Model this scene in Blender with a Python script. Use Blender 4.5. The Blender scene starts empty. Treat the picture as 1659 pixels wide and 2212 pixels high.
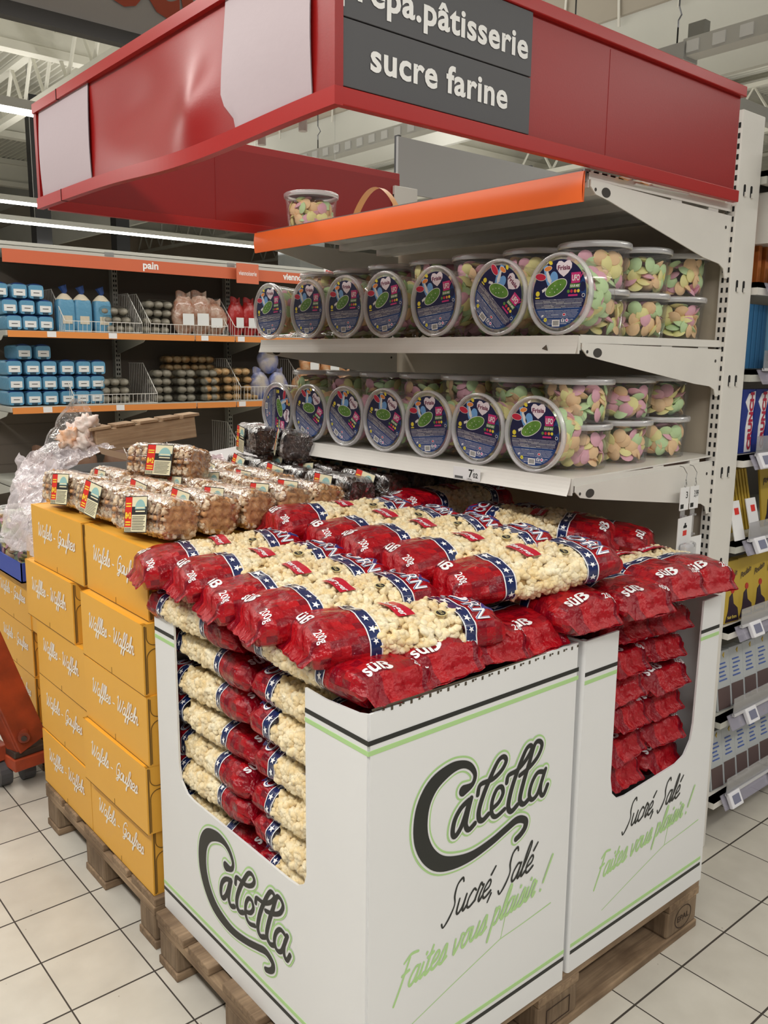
import bpy, bmesh, math, random
from math import sin, cos, pi, radians, sqrt, atan2
from mathutils import Vector, Matrix, noise
random.seed(7)
SC = bpy.context.scene
COL = SC.collection

# ---------------------------------------------------------------- camera
CAM_POS = (-0.8638, -1.0528, 1.5277); YAW, PITCH, ROLL, FPX = 0.8676, -0.1777, 0.0110, 1858.3
cd = bpy.data.cameras.new('camera'); cam = bpy.data.objects.new('camera', cd); COL.objects.link(cam)
fw = Vector((cos(PITCH)*cos(YAW), cos(PITCH)*sin(YAW), sin(PITCH)))
rt = Vector((sin(YAW), -cos(YAW), 0)); up = rt.cross(fw)
r2 = cos(ROLL)*rt + sin(ROLL)*up; u2 = -sin(ROLL)*rt + cos(ROLL)*up
mw = Matrix(((r2.x, u2.x, -fw.x, CAM_POS[0]), (r2.y, u2.y, -fw.y, CAM_POS[1]), (r2.z, u2.z, -fw.z, CAM_POS[2]), (0, 0, 0, 1)))
cam.matrix_world = mw
cd.sensor_fit = 'VERTICAL'; cd.sensor_height = 36.0; cd.lens = 36.0*FPX/2212.0
cd.clip_start = 0.02; cd.clip_end = 200
SC.camera = cam

# ---------------------------------------------------------------- light and exposure
SC.view_settings.view_transform = 'Standard'; SC.view_settings.look = 'None'
SC.view_settings.gamma = 1.0; SC.view_settings.use_curve_mapping = False
SC.view_settings.exposure = 0.38
SC.cycles.max_bounces = 10; SC.cycles.transparent_max_bounces = 24; SC.cycles.transmission_bounces = 6; SC.cycles.caustics_reflective = False; SC.cycles.caustics_refractive = False
w = bpy.data.worlds.new('world'); SC.world = w; w.use_nodes = True
w.node_tree.nodes['Background'].inputs[0].default_value = (1.0, 0.965, 0.92, 1)
w.node_tree.nodes['Background'].inputs[1].default_value = 0.13

def area_lamp(name, loc, sx, sy, watts, rotz=0, colour=(1, .965, .92)):
    l = bpy.data.lights.new(name, 'AREA'); l.shape = 'RECTANGLE'; l.size = sx; l.size_y = sy; l.energy = watts; l.color = colour
    o = bpy.data.objects.new(name, l); o.location = loc; o.rotation_euler = (0, 0, rotz); COL.objects.link(o); return o
# lamp lines of the store: strip luminaires hang at about 3.4 m
area_lamp('aisle_lamp_light', (-1.6, -.8, 3.36), 0.25, 7.0, 125)
area_lamp('aisle_lamp_light', (4.25, 2.0, 3.34), 0.20, 9.0, 50)
area_lamp('aisle_lamp_light', (1.0, 3.1, 3.38), 6.0, 0.20, 52)
area_lamp('aisle_lamp_light', (1.0, -2.3, 3.36), 7.0, 0.20, 62)
area_lamp('aisle_lamp_light', (1.5, 7.2, 3.38), 9.0, 0.25, 60)
area_lamp('aisle_lamp_light', (4.0, 12.5, 3.30), 14.0, 0.3, 120)
area_lamp('aisle_lamp_light', (9.0, 6.0, 3.3), 0.3, 14.0, 120)
# up-facing lamps added above the strip height to brighten the roof
for lx, ly, sx_, sy_, wt in ((4.22, 3, .2, 12, 80), (1.5, 6.3, 9, .2, 70), (3, 11.0, 12, .2, 110), (9.0, 8.0, .2, 18, 180), (1.5, -1.5, 8, .2, 50)):
    o_ = area_lamp('roof_wash_light', (lx, ly, 3.56), sx_, sy_, wt); o_.rotation_euler = (pi, 0, 0)

# ---------------------------------------------------------------- helpers
def clean(v): return v
def empty(name, loc=(0, 0, 0), rz=0.0, label=None, cat=None, group=None, kind=None):
    o = bpy.data.objects.new(name, None); o.empty_display_size = .05; o.location = loc; o.rotation_euler = (0, 0, rz); COL.objects.link(o)
    tag(o, label, cat, group, kind); return o
def tag(o, label=None, cat=None, group=None, kind=None):
    if label: o['label'] = label
    if cat: o['category'] = cat
    if group: o['group'] = group
    if kind: o['kind'] = kind
    return o
def wloc(o):
    v = Vector((0, 0, 0))
    while o is not None:
        v = v + Vector(o.location); o = o.parent
    return v
def link(name, me, parent=None, loc=None, rot=None):
    o = bpy.data.objects.new(name, me); COL.objects.link(o)
    if parent is not None: o.parent = parent
    if loc is not None: o.location = loc
    if rot is not None: o.rotation_euler = rot
    return o
def copy_tree(o, parent=None):
    c = o.copy(); COL.objects.link(c); c.parent = parent
    for ch in o.children: copy_tree(ch, c)
    return c
class MB:
    """collects geometry and links it as one mesh object"""
    def __init__(s): s.v = []; s.f = []; s.m = []; s.sm = False; s.uv = None
    def add(s, vs, fs, mi=0):
        b = len(s.v); s.v += [tuple(v) for v in vs]; s.f += [tuple(i+b for i in f) for f in fs]; s.m += [mi]*len(fs); return s
    def box(s, x0, x1, y0, y1, z0, z1, mi=0):
        return s.add([(x0, y0, z0), (x1, y0, z0), (x1, y1, z0), (x0, y1, z0), (x0, y0, z1), (x1, y0, z1), (x1, y1, z1), (x0, y1, z1)],
                     [(0, 3, 2, 1), (4, 5, 6, 7), (0, 1, 5, 4), (1, 2, 6, 5), (2, 3, 7, 6), (3, 0, 4, 7)], mi)
    def obox(s, c, ax, ay, az, mi=0):
        c = Vector(c); ax = Vector(ax); ay = Vector(ay); az = Vector(az)
        vs = [c+i*ax+j*ay+k*az for k in (-1, 1) for j in (-1, 1) for i in (-1, 1)]
        return s.add(vs, [(0, 2, 3, 1), (4, 5, 7, 6), (0, 1, 5, 4), (1, 3, 7, 5), (3, 2, 6, 7), (2, 0, 4, 6)], mi)
    def prism(s, pts, axis, a, b, mi=0):
        """2D polygon extruded along axis from a to b; pts are (p,q) in the two remaining axes"""
        def P(p, q, t):
            return (t, p, q) if axis == 'x' else (p, t, q) if axis == 'y' else (p, q, t)
        n = len(pts); vs = [P(p, q, a) for p, q in pts]+[P(p, q, b) for p, q in pts]
        fs = [tuple(range(n)), tuple(range(2*n-1, n-1, -1))]+[(i, i+n, (i+1) % n+n, (i+1) % n) for i in range(n)]
        return s.add(vs, fs, mi)
    def tube(s, pts, r, seg=6, mi=0, cap=True):
        pts = [Vector(p) for p in pts]; n = len(pts); rr = r if isinstance(r, (list, tuple)) else [r]*n
        vs = []; ref = None
        for i, p in enumerate(pts):
            d = (pts[min(i+1, n-1)]-pts[max(i-1, 0)]); d.normalize()
            if ref is None:
                ref = d.orthogonal().normalized()
            else:
                ref = (ref-d*ref.dot(d)); ref = ref.normalized() if ref.length > 1e-6 else d.orthogonal().normalized()
            q = d.cross(ref)
            for k in range(seg):
                t = 2*pi*k/seg; vs.append(p+rr[i]*(cos(t)*ref+sin(t)*q))
        fs = [(i*seg+k, i*seg+(k+1) % seg, (i+1)*seg+(k+1) % seg, (i+1)*seg+k) for i in range(n-1) for k in range(seg)]
        if cap: fs += [tuple(range(seg-1, -1, -1)), tuple((n-1)*seg+k for k in range(seg))]
        return s.add(vs, fs, mi)
    def lathe(s, prof, seg=32, mi=0, T=None, close=False):
        vs = []
        for r, z in prof:
            for k in range(seg):
                t = 2*pi*k/seg; p = Vector((r*cos(t), r*sin(t), z)); vs.append(T @ p if T else p)
        n = len(prof); fs = [(i*seg+k, i*seg+(k+1) % seg, (i+1)*seg+(k+1) % seg, (i+1)*seg+k) for i in range(n-1) for k in range(seg)]
        if close: fs += [tuple(range(seg-1, -1, -1)), tuple((n-1)*seg+k for k in range(seg))]
        return s.add(vs, fs, mi)
    def grid(s, fn, nu, nv, mi=0):
        vs = [fn(i/nu, j/nv) for i in range(nu+1) for j in range(nv+1)]
        fs = [(i*(nv+1)+j, (i+1)*(nv+1)+j, (i+1)*(nv+1)+j+1, i*(nv+1)+j+1) for i in range(nu) for j in range(nv)]
        return s.add(vs, fs, mi)
    def mesh(s, name, mats, smooth=False, off=None):
        me = bpy.data.meshes.new(name)
        vs = s.v if off is None else [(v[0]-off[0], v[1]-off[1], v[2]-off[2]) for v in s.v]
        me.from_pydata(vs, [], s.f)
        for m in (mats if isinstance(mats, (list, tuple)) else [mats]): me.materials.append(m)
        me.polygons.foreach_set('material_index', s.m)
        if smooth: me.polygons.foreach_set('use_smooth', [True]*len(me.polygons))
        me.update(); return me
    def build(s, name, mats, parent=None, smooth=False, world=True, bevel=0):
        """world=True: vertices are world coordinates (parents unrotated); world=False: local coordinates"""
        off = wloc(parent) if (parent is not None and world) else None
        if parent is None and world:
            n = len(s.v); c = [sum(v[k] for v in s.v)/n for k in range(3)]; c[2] = min(v[2] for v in s.v)
            o = link(name, s.mesh(name, mats, smooth, c)); o.location = c
        else:
            o = link(name, s.mesh(name, mats, smooth, off), parent)
        if bevel:
            b = o.modifiers.new('bevel', 'BEVEL'); b.width = bevel; b.segments = 2; b.limit_method = 'ANGLE'; b.angle_limit = radians(50)
        return o

# ---------------------------------------------------------------- materials
MATS = {}
def mat(name, col=(.8, .8, .8), rough=.5, metal=0., spec=.5, bump=0., bscale=60., var=0., vscale=6., col2=None, coat=0., emit=None, trans=0., alpha=1., det=3.):
    if name in MATS: return MATS[name]
    m = bpy.data.materials.new(name); m.use_nodes = True; nt = m.node_tree; b = nt.nodes['Principled BSDF']
    b.inputs['Base Color'].default_value = (*col, 1); b.inputs['Roughness'].default_value = rough; b.inputs['Metallic'].default_value = metal
    b.inputs['Specular IOR Level'].default_value = spec; b.inputs['Coat Weight'].default_value = coat; b.inputs['Coat Roughness'].default_value = .08
    b.inputs['Alpha'].default_value = alpha
    if emit:
        b.inputs['Emission Color'].default_value = (*emit[:3], 1); b.inputs['Emission Strength'].default_value = emit[3]
    if bump or var or col2:
        tc = nt.nodes.new('ShaderNodeTexCoord')
    if bump:
        n = nt.nodes.new('ShaderNodeTexNoise'); n.inputs['Scale'].default_value = bscale; n.inputs['Detail'].default_value = det
        bp_ = nt.nodes.new('ShaderNodeBump'); bp_.inputs['Strength'].default_value = bump; bp_.inputs['Distance'].default_value = .01
        nt.links.new(tc.outputs['Object'], n.inputs['Vector']); nt.links.new(n.outputs['Fac'], bp_.inputs['Height']); nt.links.new(bp_.outputs['Normal'], b.inputs['Normal'])
    if var or col2:
        n2 = nt.nodes.new('ShaderNodeTexNoise'); n2.inputs['Scale'].default_value = vscale; n2.inputs['Detail'].default_value = 5
        cr = nt.nodes.new('ShaderNodeValToRGB'); c2 = col2 or tuple(c*(1-var) for c in col)
        cr.color_ramp.elements[0].position = .35; cr.color_ramp.elements[1].position = .65
        cr.color_ramp.elements[0].color = (*c2, 1); cr.color_ramp.elements[1].color = (*col, 1)
        nt.links.new(tc.outputs['Object'], n2.inputs['Vector']); nt.links.new(n2.outputs['Fac'], cr.inputs['Fac']); nt.links.new(cr.outputs['Color'], b.inputs['Base Color'])
    MATS[name] = m; return m
def film(name, tint=(1, 1, 1), gloss=.12, rough=.08, bump=.6, bscale=30., milk=0., milkcol=(.9, .9, .9), det=4., fm=.45):
    """thin clear plastic: see-through with wrinkled glossy reflections"""
    if name in MATS: return MATS[name]
    m = bpy.data.materials.new(name); m.use_nodes = True; nt = m.node_tree; nt.nodes.clear()
    out = nt.nodes.new('ShaderNodeOutputMaterial'); tr = nt.nodes.new('ShaderNodeBsdfTransparent'); tr.inputs[0].default_value = (*tint, 1)
    gl = nt.nodes.new('ShaderNodeBsdfGlossy'); gl.inputs['Roughness'].default_value = rough; gl.inputs[0].default_value = (1, 1, 1, 1)
    lw = nt.nodes.new('ShaderNodeLayerWeight'); lw.inputs[0].default_value = .25
    ma = nt.nodes.new('ShaderNodeMath'); ma.operation = 'MULTIPLY_ADD'; ma.inputs[1].default_value = fm; ma.inputs[2].default_value = gloss; ma.use_clamp = True
    mx = nt.nodes.new('ShaderNodeMixShader'); nt.links.new(lw.outputs['Fresnel'], ma.inputs[0]); nt.links.new(ma.outputs[0], mx.inputs[0])
    base = tr.outputs[0]
    if milk:
        df = nt.nodes.new('ShaderNodeBsdfDiffuse'); df.inputs[0].default_value = (*milkcol, 1); m2 = nt.nodes.new('ShaderNodeMixShader'); m2.inputs[0].default_value = milk
        nt.links.new(tr.outputs[0], m2.inputs[1]); nt.links.new(df.outputs[0], m2.inputs[2]); base = m2.outputs[0]
    nt.links.new(base, mx.inputs[1]); nt.links.new(gl.outputs[0], mx.inputs[2]); nt.links.new(mx.outputs[0], out.inputs[0])
    if bump:
        tc = nt.nodes.new('ShaderNodeTexCoord'); n = nt.nodes.new('ShaderNodeTexNoise'); n.inputs['Scale'].default_value = bscale; n.inputs['Detail'].default_value = det; n.inputs['Distortion'].default_value = 1.2
        b = nt.nodes.new('ShaderNodeBump'); b.inputs['Strength'].default_value = bump; b.inputs['Distance'].default_value = .012
        nt.links.new(tc.outputs['Object'], n.inputs['Vector']); nt.links.new(n.outputs['Fac'], b.inputs['Height'])
        nt.links.new(b.outputs[0], gl.inputs['Normal']); nt.links.new(b.outputs[0], lw.inputs['Normal'])
    MATS[name] = m; return m

WHITE = mat('white_enamel', (.74, .72, .67), .32, bump=.02, bscale=150, var=.06, vscale=5)
BEIGE = mat('beige_steel', (.50, .44, .35), .5, var=.06)
DARK = mat('black_slot', (.008, .008, .008), .9)
GREYM = mat('grey_metal', (.30, .30, .29), .4, metal=.6)
RED = mat('red_enamel', (.30, .010, .009), .34, spec=.42, bump=.02, bscale=250)
REDT = mat('red_trim', (.38, .015, .013), .3, spec=.4)
ORANGE = mat('orange_plastic', (.95, .17, .035), .35)
ORANGE2 = mat('orange_strip', (.62, .16, .05), .45)
SIGN = mat('charcoal_sign', (.075, .075, .08), .45)
LETTER = mat('white_lettering', (.85, .85, .83), .5)
BLACKP = mat('black_print', (.016, .018, .016), .5)
GREENP = mat('green_print', (.42, .66, .28), .5)
CARD = mat('white_card', (.76, .77, .775), .42, var=.02, vscale=3)
CARDIN = mat('brown_card', (.35, .22, .12), .8, var=.2)
PAPER = mat('white_paper', (.8, .8, .8), .6)
PINKST = mat('pale_sticker', (.47, .385, .41), .5, bump=.05, bscale=40)

def text_mesh(txt, size=1.0, bold=0.0, shear=0.0, space=1.0, fit=None, res=3, align='LEFT'):
    """text as a list of 2D triangles/quads: returns (verts2d, faces); fit=(width) scales x to that width, height = size (cap height approx)"""
    c = bpy.data.curves.new('lettering', 'FONT'); c.body = txt; c.size = 1.0; c.offset = bold; c.shear = shear; c.space_character = space; c.resolution_u = res; c.fill_mode = 'FRONT'
    o = bpy.data.objects.new('lettering', c); COL.objects.link(o)
    dg = bpy.context.evaluated_depsgraph_get(); ev = o.evaluated_get(dg); me = ev.to_mesh()
    vs = [(v.co.x, v.co.y) for v in me.vertices]; fs = [tuple(p.vertices) for p in me.polygons]; ev.to_mesh_clear()
    bpy.data.objects.remove(o); bpy.data.curves.remove(c)
    x0 = min(v[0] for v in vs); x1 = max(v[0] for v in vs)
    k = size; kx = k if fit is None else fit/(x1-x0)
    vs = [((v[0]-x0)*kx, v[1]*k) for v in vs]
    if align == 'CENTER':
        wd = (x1-x0)*kx/2; vs = [(a-wd, b) for a, b in vs]
    return vs, fs
def put2d(mb, vf, fn, mi=0):
    vs, fs = vf; mb.add([fn(a, b) for a, b in vs], fs, mi); return mb
def catmull(pts, n=6):
    out = []; m = len(pts)
    for i in range(m-1):
        p0 = pts[max(i-1, 0)]; p1 = pts[i]; p2 = pts[i+1]; p3 = pts[min(i+2, m-1)]
        for k in range(n):
            t = k/n
            out.append(tuple(.5*((2*b)+(-a+c)*t+(2*a-5*b+4*c-d)*t*t+(-a+3*b-3*c+d)*t**3) for a, b, c, d in zip(p0, p1, p2, p3)))
    out.append(tuple(pts[-1])); return out
def stroke2d(pts, grow=0.0, n=6):
    """ribbon of varying width (x, y, width) with round ends: verts carry a third value 0..1 along the stroke"""
    P = catmull(pts, n); vs = []; fs = []; m = len(P)-1
    for i, (x, y, w_) in enumerate(P):
        a = P[max(i-1, 0)]; b = P[min(i+1, m)]; dx, dy = b[0]-a[0], b[1]-a[1]; L = sqrt(dx*dx+dy*dy) or 1
        h = w_/2+grow; vs += [(x-dy/L*h, y+dx/L*h, i/m), (x+dy/L*h, y-dx/L*h, i/m)]
        if i: fs.append((2*i-2, 2*i-1, 2*i+1, 2*i))
    for e, s in ((0, -1), (m, 1)):
        x, y, w_ = P[e]; a = P[max(e-1, 0)]; b = P[min(e+1, m)]; t = atan2((b[1]-a[1])*s, (b[0]-a[0])*s); h = w_/2+grow; k0 = len(vs)
        vs += [(x+h*cos(t-pi/2+pi*k/10), y+h*sin(t-pi/2+pi*k/10), e/m) for k in range(11)]; fs.append(tuple(range(k0, k0+11)))
    return vs, fs
def put_stroke(mb, vf, fn, mi=0):
    vs, fs = vf; mb.add([fn(a, b, h) for a, b, h in vs], fs, mi); return mb

# small cursive stroke alphabet: glyph -> (advance, list of strokes), x-height 1
G = {
 'a': (.95, [[(.72,.9),(.4,1),(.1,.6),(.1,.15),(.35,0),(.62,.3),(.75,.95)], [(.75,.95),(.68,.3),(.78,0),(1,.2)]]),
 'c': (.8, [[(.68,.85),(.4,1),(.1,.6),(.12,.15),(.4,0),(.85,.25)]]),
 'e': (.8, [[(.12,.4),(.55,.55),(.62,.85),(.4,1),(.12,.65),(.12,.2),(.4,0),(.85,.25)]]),
 'é': (.8, [[(.12,.4),(.55,.55),(.62,.85),(.4,1),(.12,.65),(.12,.2),(.4,0),(.85,.25)], [(.45,1.3),(.7,1.7)]]),
 'f': (.62, [[(0,.1),(.35,.7),(.62,1.7),(.5,2.05),(.3,1.6),(.22,.2),(.1,-.8),(.0,-.55),(.3,-.05),(.65,.2)]]),
 'i': (.45, [[(.15,.9),(.1,.2),(.25,0),(.45,.2)], [(.22,1.35),(.24,1.42)]]),
 'j': (.5, [[(.3,.9),(.2,-.4),(0,-.8),(-.15,-.6)], [(.34,1.35),(.36,1.42)]]),
 'l': (.5, [[(0,.2),(.35,1),(.5,1.8),(.35,2),(.18,1.3),(.14,.2),(.28,0),(.5,.2)]]),
 'n': (.95, [[(.05,.85),(.15,.95),(.15,0)], [(.15,.5),(.45,1),(.62,.85),(.62,.2),(.75,0),(.95,.2)]]),
 'o': (.85, [[(.4,1),(.1,.6),(.12,.15),(.38,0),(.65,.35),(.62,.8),(.4,1),(.85,.9)]]),
 'p': (.9, [[(.1,.9),(.15,1),(.05,-.9)], [(.12,.5),(.4,1),(.68,.7),(.6,.15),(.35,0),(.12,.2)]]),
 'r': (.7, [[(.02,.2),(.22,1.1),(.45,.95),(.6,.9),(.45,.5),(.42,.15),(.55,0),(.7,.2)]]),
 's': (.72, [[(0,.15),(.4,1.05),(.55,.5),(.4,0),(.12,.05)], [(.4,0),(.72,.2)]]),
 't': (.55, [[(.3,1.6),(.15,.2),(.3,0),(.55,.2)], [(.0,1.05),(.5,1.15)]]),
 'u': (.95, [[(.05,.9),(.08,.2),(.3,0),(.58,.3),(.68,.95)], [(.68,.95),(.64,.2),(.78,0),(.97,.2)]]),
 'v': (.85, [[(.05,.9),(.2,.1),(.3,0),(.6,.5),(.65,.95),(.85,.9)]]),
 'S': (1.1, [[(1.05,1.9),(.85,2.15),(.5,1.9),(.5,1.3),(.75,.7),(.55,.05),(.2,-.35),(-.05,-.1)]]),
 'F': (1.1, [[(.55,1.9),(.4,.5),(.2,-.6)], [(.1,1.75),(.6,2.05),(1.25,1.95)], [(.25,1.0),(.8,1.1)]]),
 'W': (1.7, [[(-.1,1.6),(.15,1.9),(.25,.9),(.35,0),(.7,.9),(.85,1.6)], [(.85,1.6),(.8,.7),(.95,0),(1.35,.9),(1.5,1.7),(1.7,1.5)]]),
 'G': (1.35, [[(1.1,1.7),(.8,2),(.35,1.6),(.25,.8),(.5,.15),(.95,.4),(1.05,1)], [(.6,1.0),(1.05,1.05),(.95,.1),(.75,-.5),(.4,-.35),(1.3,.25)]]),
 '-': (.9, [[(.2,.5),(.6,.5)]]), ',': (.5, [[(.2,.05),(.05,-.4)]]), '!': (.6, [[(.6,2.1),(.25,.5)], [(.15,.02),(.17,.06)]]), ' ': (.55, []),
}
def script(txt, xh, wid, slant=.35, track=1.0, dy=0.0):
    """cursive writing: list of strokes (x, y, w); xh = x-height, wid = pen width, dy = rise per unit length"""
    out = []; x = 0.0
    for ch in txt:
        adv, st = G[ch]
        for s in st:
            out.append([((x+a+b*slant)*xh, b*xh+(x+a)*xh*dy, wid*(.75+.35*abs(sin(3*b+1)))) for a, b in s])
        x += adv*track
    return out
def strokes_mesh(mb, strokes, fn, mi=0, grow=0.0, n=5):
    for k, s in enumerate(strokes):
        put_stroke(mb, stroke2d(s, grow, n), (lambda a, b, h, k=k: fn(a, b, k+.85*h)), mi)
    return mb
# ---------------------------------------------------------------- floor
def floor_mat():
    m = bpy.data.materials.new('floor_tiles'); m.use_nodes = True; nt = m.node_tree; N = nt.nodes; L = nt.links; b = N['Principled BSDF']
    g = N.new('ShaderNodeTexCoord'); sx = N.new('ShaderNodeSeparateXYZ'); L.new(g.outputs['Object'], sx.inputs[0])
    S = .2097
    def ma(op, a, b_=None, c=None):
        n = N.new('ShaderNodeMath'); n.operation = op
        for i, v in enumerate((a, b_, c)):
            if v is None: continue
            if isinstance(v, (int, float)): n.inputs[i].default_value = v
            else: L.new(v, n.inputs[i])
        return n.outputs[0]
    def line(o, off, wd):
        u = ma('DIVIDE', ma('SUBTRACT', o, off), S); fr = ma('FRACT', u); d = ma('MINIMUM', fr, ma('SUBTRACT', 1., fr)); return ma('LESS_THAN', d, wd/S), ma('FLOOR', u), d
    lx, fx, dx = line(sx.outputs[0], -.0485, .0019); ly, fy, dy = line(sx.outputs[1], 2.0411-.2097*20, .0026)
    gr = ma('MAXIMUM', lx, ly)
    cmb = N.new('ShaderNodeCombineXYZ'); L.new(fx, cmb.inputs[0]); L.new(fy, cmb.inputs[1]); wn = N.new('ShaderNodeTexWhiteNoise'); L.new(cmb.outputs[0], wn.inputs[0])
    ns = N.new('ShaderNodeTexNoise'); ns.inputs['Scale'].default_value = 9; ns.inputs['Detail'].default_value = 6; L.new(g.outputs['Object'], ns.inputs['Vector'])
    ns2 = N.new('ShaderNodeTexNoise'); ns2.inputs['Scale'].default_value = 55; ns2.inputs['Detail'].default_value = 2; L.new(g.outputs['Object'], ns2.inputs['Vector'])
    sp = ma('GREATER_THAN', ns2.outputs['Fac'], .76)
    v = ma('ADD', ma('MULTIPLY', wn.outputs[0], .25), ma('MULTIPLY', ns.outputs['Fac'], .75))
    cr = N.new('ShaderNodeValToRGB'); cr.color_ramp.elements[0].color = (.50, .47, .41, 1); cr.color_ramp.elements[1].color = (.62, .59, .52, 1); cr.color_ramp.elements[0].position = .25; cr.color_ramp.elements[1].position = .7
    L.new(v, cr.inputs[0])
    m0 = N.new('ShaderNodeMixRGB'); L.new(ma('MULTIPLY', sp, .6), m0.inputs[0]); L.new(cr.outputs[0], m0.inputs[1]); m0.inputs[2].default_value = (.18, .15, .11, 1)
    m1 = N.new('ShaderNodeMixRGB'); L.new(gr, m1.inputs[0]); L.new(m0.outputs[0], m1.inputs[1]); m1.inputs[2].default_value = (.045, .036, .028, 1); L.new(m1.outputs[0], b.inputs['Base Color'])
    L.new(ma('ADD', ma('MULTIPLY', gr, .5), .28), b.inputs['Roughness'])
    bm = N.new('ShaderNodeBump'); bm.inputs['Strength'].default_value = .4; bm.inputs['Distance'].default_value = .002; L.new(ma('SUBTRACT', 1., gr), bm.inputs['Height']); L.new(bm.outputs[0], b.inputs['Normal'])
    return m
fl = link('floor', MB().box(-8, 22, -6, 26, -.05, 0).mesh('floor', floor_mat())); tag(fl, kind='structure')

# ---------------------------------------------------------------- ceiling, beams and far walls
CEIL = mat('ceiling_deck', (.70, .69, .61), .7, var=.08, vscale=1.5)
BAND = mat('ceiling_panel', (.62, .62, .57), .7, var=.05, vscale=1)
b = MB()
def deck(u, v):
    x = -8+30*u; y = -6+32*v; k = (u*300) % 1.0
    return (x, y, 5.6+(.07 if .35 < k < .9 else 0))
b.grid(deck, 1200, 2); b.box(-8, 22, -6, 26, 5.75, 5.8)
tag(b.build('ceiling', CEIL), kind='structure')
BW = mat('far_wall', (.44, .37, .29), .8, var=.12, vscale=.6)
tag(MB().box(-8, 22, 26, 26.1, 0, 5.8).build('wall_back', BW), kind='structure')
tag(MB().box(22, 22.1, -6, 26, 0, 5.8).build('wall_right', mat('far_wall_pale', (.5, .5, .46), .8, var=.1, vscale=.7)), kind='structure')
n = 0
for y in (6.2, 10.2, 14.6, 19.0, 23.5):
    n += 1; b = MB().box(-8, 22, y-.09, y+.09, 5.05, 5.15).box(-8, 22, y-.02, y+.02, 5.15, 5.5).box(-8, 22, y-.12, y+.12, 5.5, 5.6)
    tag(b.build('trim_%d' % n, CEIL), kind='structure')
for x in (3.4, 7.6, 11.6, 15.8):
    n += 1; b = MB().box(x-.06, x+.06, -6, 26, 4.72, 4.80).box(x-.06, x+.06, -6, 26, 5.36, 5.42)
    for k in range(40):
        y = -6+.8*k; b.tube([(x, y, 4.78), (x, y+.4, 5.38), (x, y+.8, 4.78)], .025, 5)
    tag(b.build('trim_%d' % n, CEIL), kind='structure')
# pale smoke curtain board hanging along the aisle, with its fixing straps
sb = MB().box(6.3, 6.36, -5.5, 25.5, 3.9, 5.6)
screen = empty('smoke_curtain', (6.3, 10, 3.9), label='long pale board hanging from the store ceiling behind the red canopy', cat='ceiling board')
sb.build('board', BAND, screen)
MB().box(6.26, 6.3, -5.5, 25.5, 4.62, 5.0).build('fold', mat('ceiling_fold', (.40, .36, .30), .8), screen)
for k in range(26):
    y = 1.0+.62*k; MB().obox((6.24, y, 4.72), (.006, 0, 0), (0, .012, 0), (.0, .012*((k % 3)-1), .20)).build('strap', mat('pale_strap', (.7, .68, .62), .6), screen)
# dark pillars and a roof opening seen far away
PIL = mat('black_pillar', (.012, .012, .014), .5)
for x, y, lab in ((4.1, 13.2, 'black steel pillar far behind the bread shelf, left of the two'), (5.7, 13.9, 'black steel pillar far behind the bread shelf, with a grey box at its foot')):
    p = empty('store_pillar', (x, y, 0), label=lab, cat='pillar', group='black pillars at the back of the store')
    MB().box(x-.12, x+.12, y-.12, y+.12, 0, 5.4).build('column', PIL, p)
    if x > 5: MB().box(x-.3, x+.3, y-.35, y-.12, 2.3, 2.75).build('service_box', mat('grey_box', (.28, .28, .29), .6), p)
    else: MB().tube([(x, y, 4.0), (x+.4, y-.05, 4.3), (x+2.2, y-.05, 4.5)], .09, 8).build('duct', GREYM, p)
pw = MB().box(9.3, 9.9, 13.6, 14.4, 0, 5.5)
tag(pw.build('concrete_column', mat('pale_concrete', (.36, .38, .39), .8, var=.06)), 'pale grey concrete column rising behind the bread shelf, left of the orange shelf edge', 'column')

# strip luminaires
EM = mat('lamp_glow', (1, 1, 1), .5, emit=(1, .98, .93, 9.0)); LH = mat('lamp_housing', (.62, .62, .60), .5)
LG = 'strip lamps hanging over the aisles'
def luminaire_x(x0, x1, y, z, lab):
    e = empty('strip_lamp', ((x0+x1)/2, y, z), label=lab, cat='lamp', group=LG)
    MB().box(x0, x1, y-.045, y+.045, z+.03, z+.10).build('housing', LH, e)
    MB().box(x0, x1, y-.035, y+.035, z, z+.03).build('diffuser', EM, e)
    for k in range(int((x1-x0)/2)):
        x = x0+.7+2*k; MB().tube([(x, y, z+.1), (x, y, 5.58)], .006, 4).build('suspension_wire', GREYM, e)
luminaire_x(-3, 8.5, 12.3, 3.38, 'glowing strip lamp hanging just above the bread shelf top')
luminaire_x(-3, 4.0, 11.0, 3.44, 'glowing strip lamp that meets the lower left corner of the red canopy')
luminaire_x(-4, 2.1, 6.3, 3.38, 'glowing strip lamp that meets the upper left corner of the red canopy')
e = empty('strip_lamp', (4.22, 4, 3.3), label='white lamp track with louvres crossing behind the red canopy', cat='lamp', group=LG)
MB().box(4.18, 4.3, -2, 2.12, 3.36, 3.46).build('housing', LH, e); MB().box(4.18, 4.3, 2.38, 10, 3.36, 3.46).build('housing', LH, e)
MB().box(4.16, 4.32, 2.1, 2.4, 3.34, 3.44).box(4.0, 7.0, 2.36, 2.44, 3.30, 3.40).build('connector', mat('grey_connector', (.5, .5, .5), .5), e)
for k in range(70): MB().box(4.17, 4.18, -1.9+k*.17, -1.82+k*.17, 3.375, 3.44).build('louvre', mat('louvre_glass', (.85, .86, .88), .15), e)
for y in (1.2, 2.2, 3.0, 4.1, 6.0): MB().tube([(4.24, y, 3.46), (4.24, y, 3.6), (4.27, y, 3.64), (4.24, y, 3.68), (4.24, y, 5.58)], .005, 4).build('hanger', DARK, e)
[MB().box(4.21, 4.27, y, y+.11, 3.46, 3.55).build('clamp', GREYM, e) for y in (2.0, 3.98)]
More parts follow.
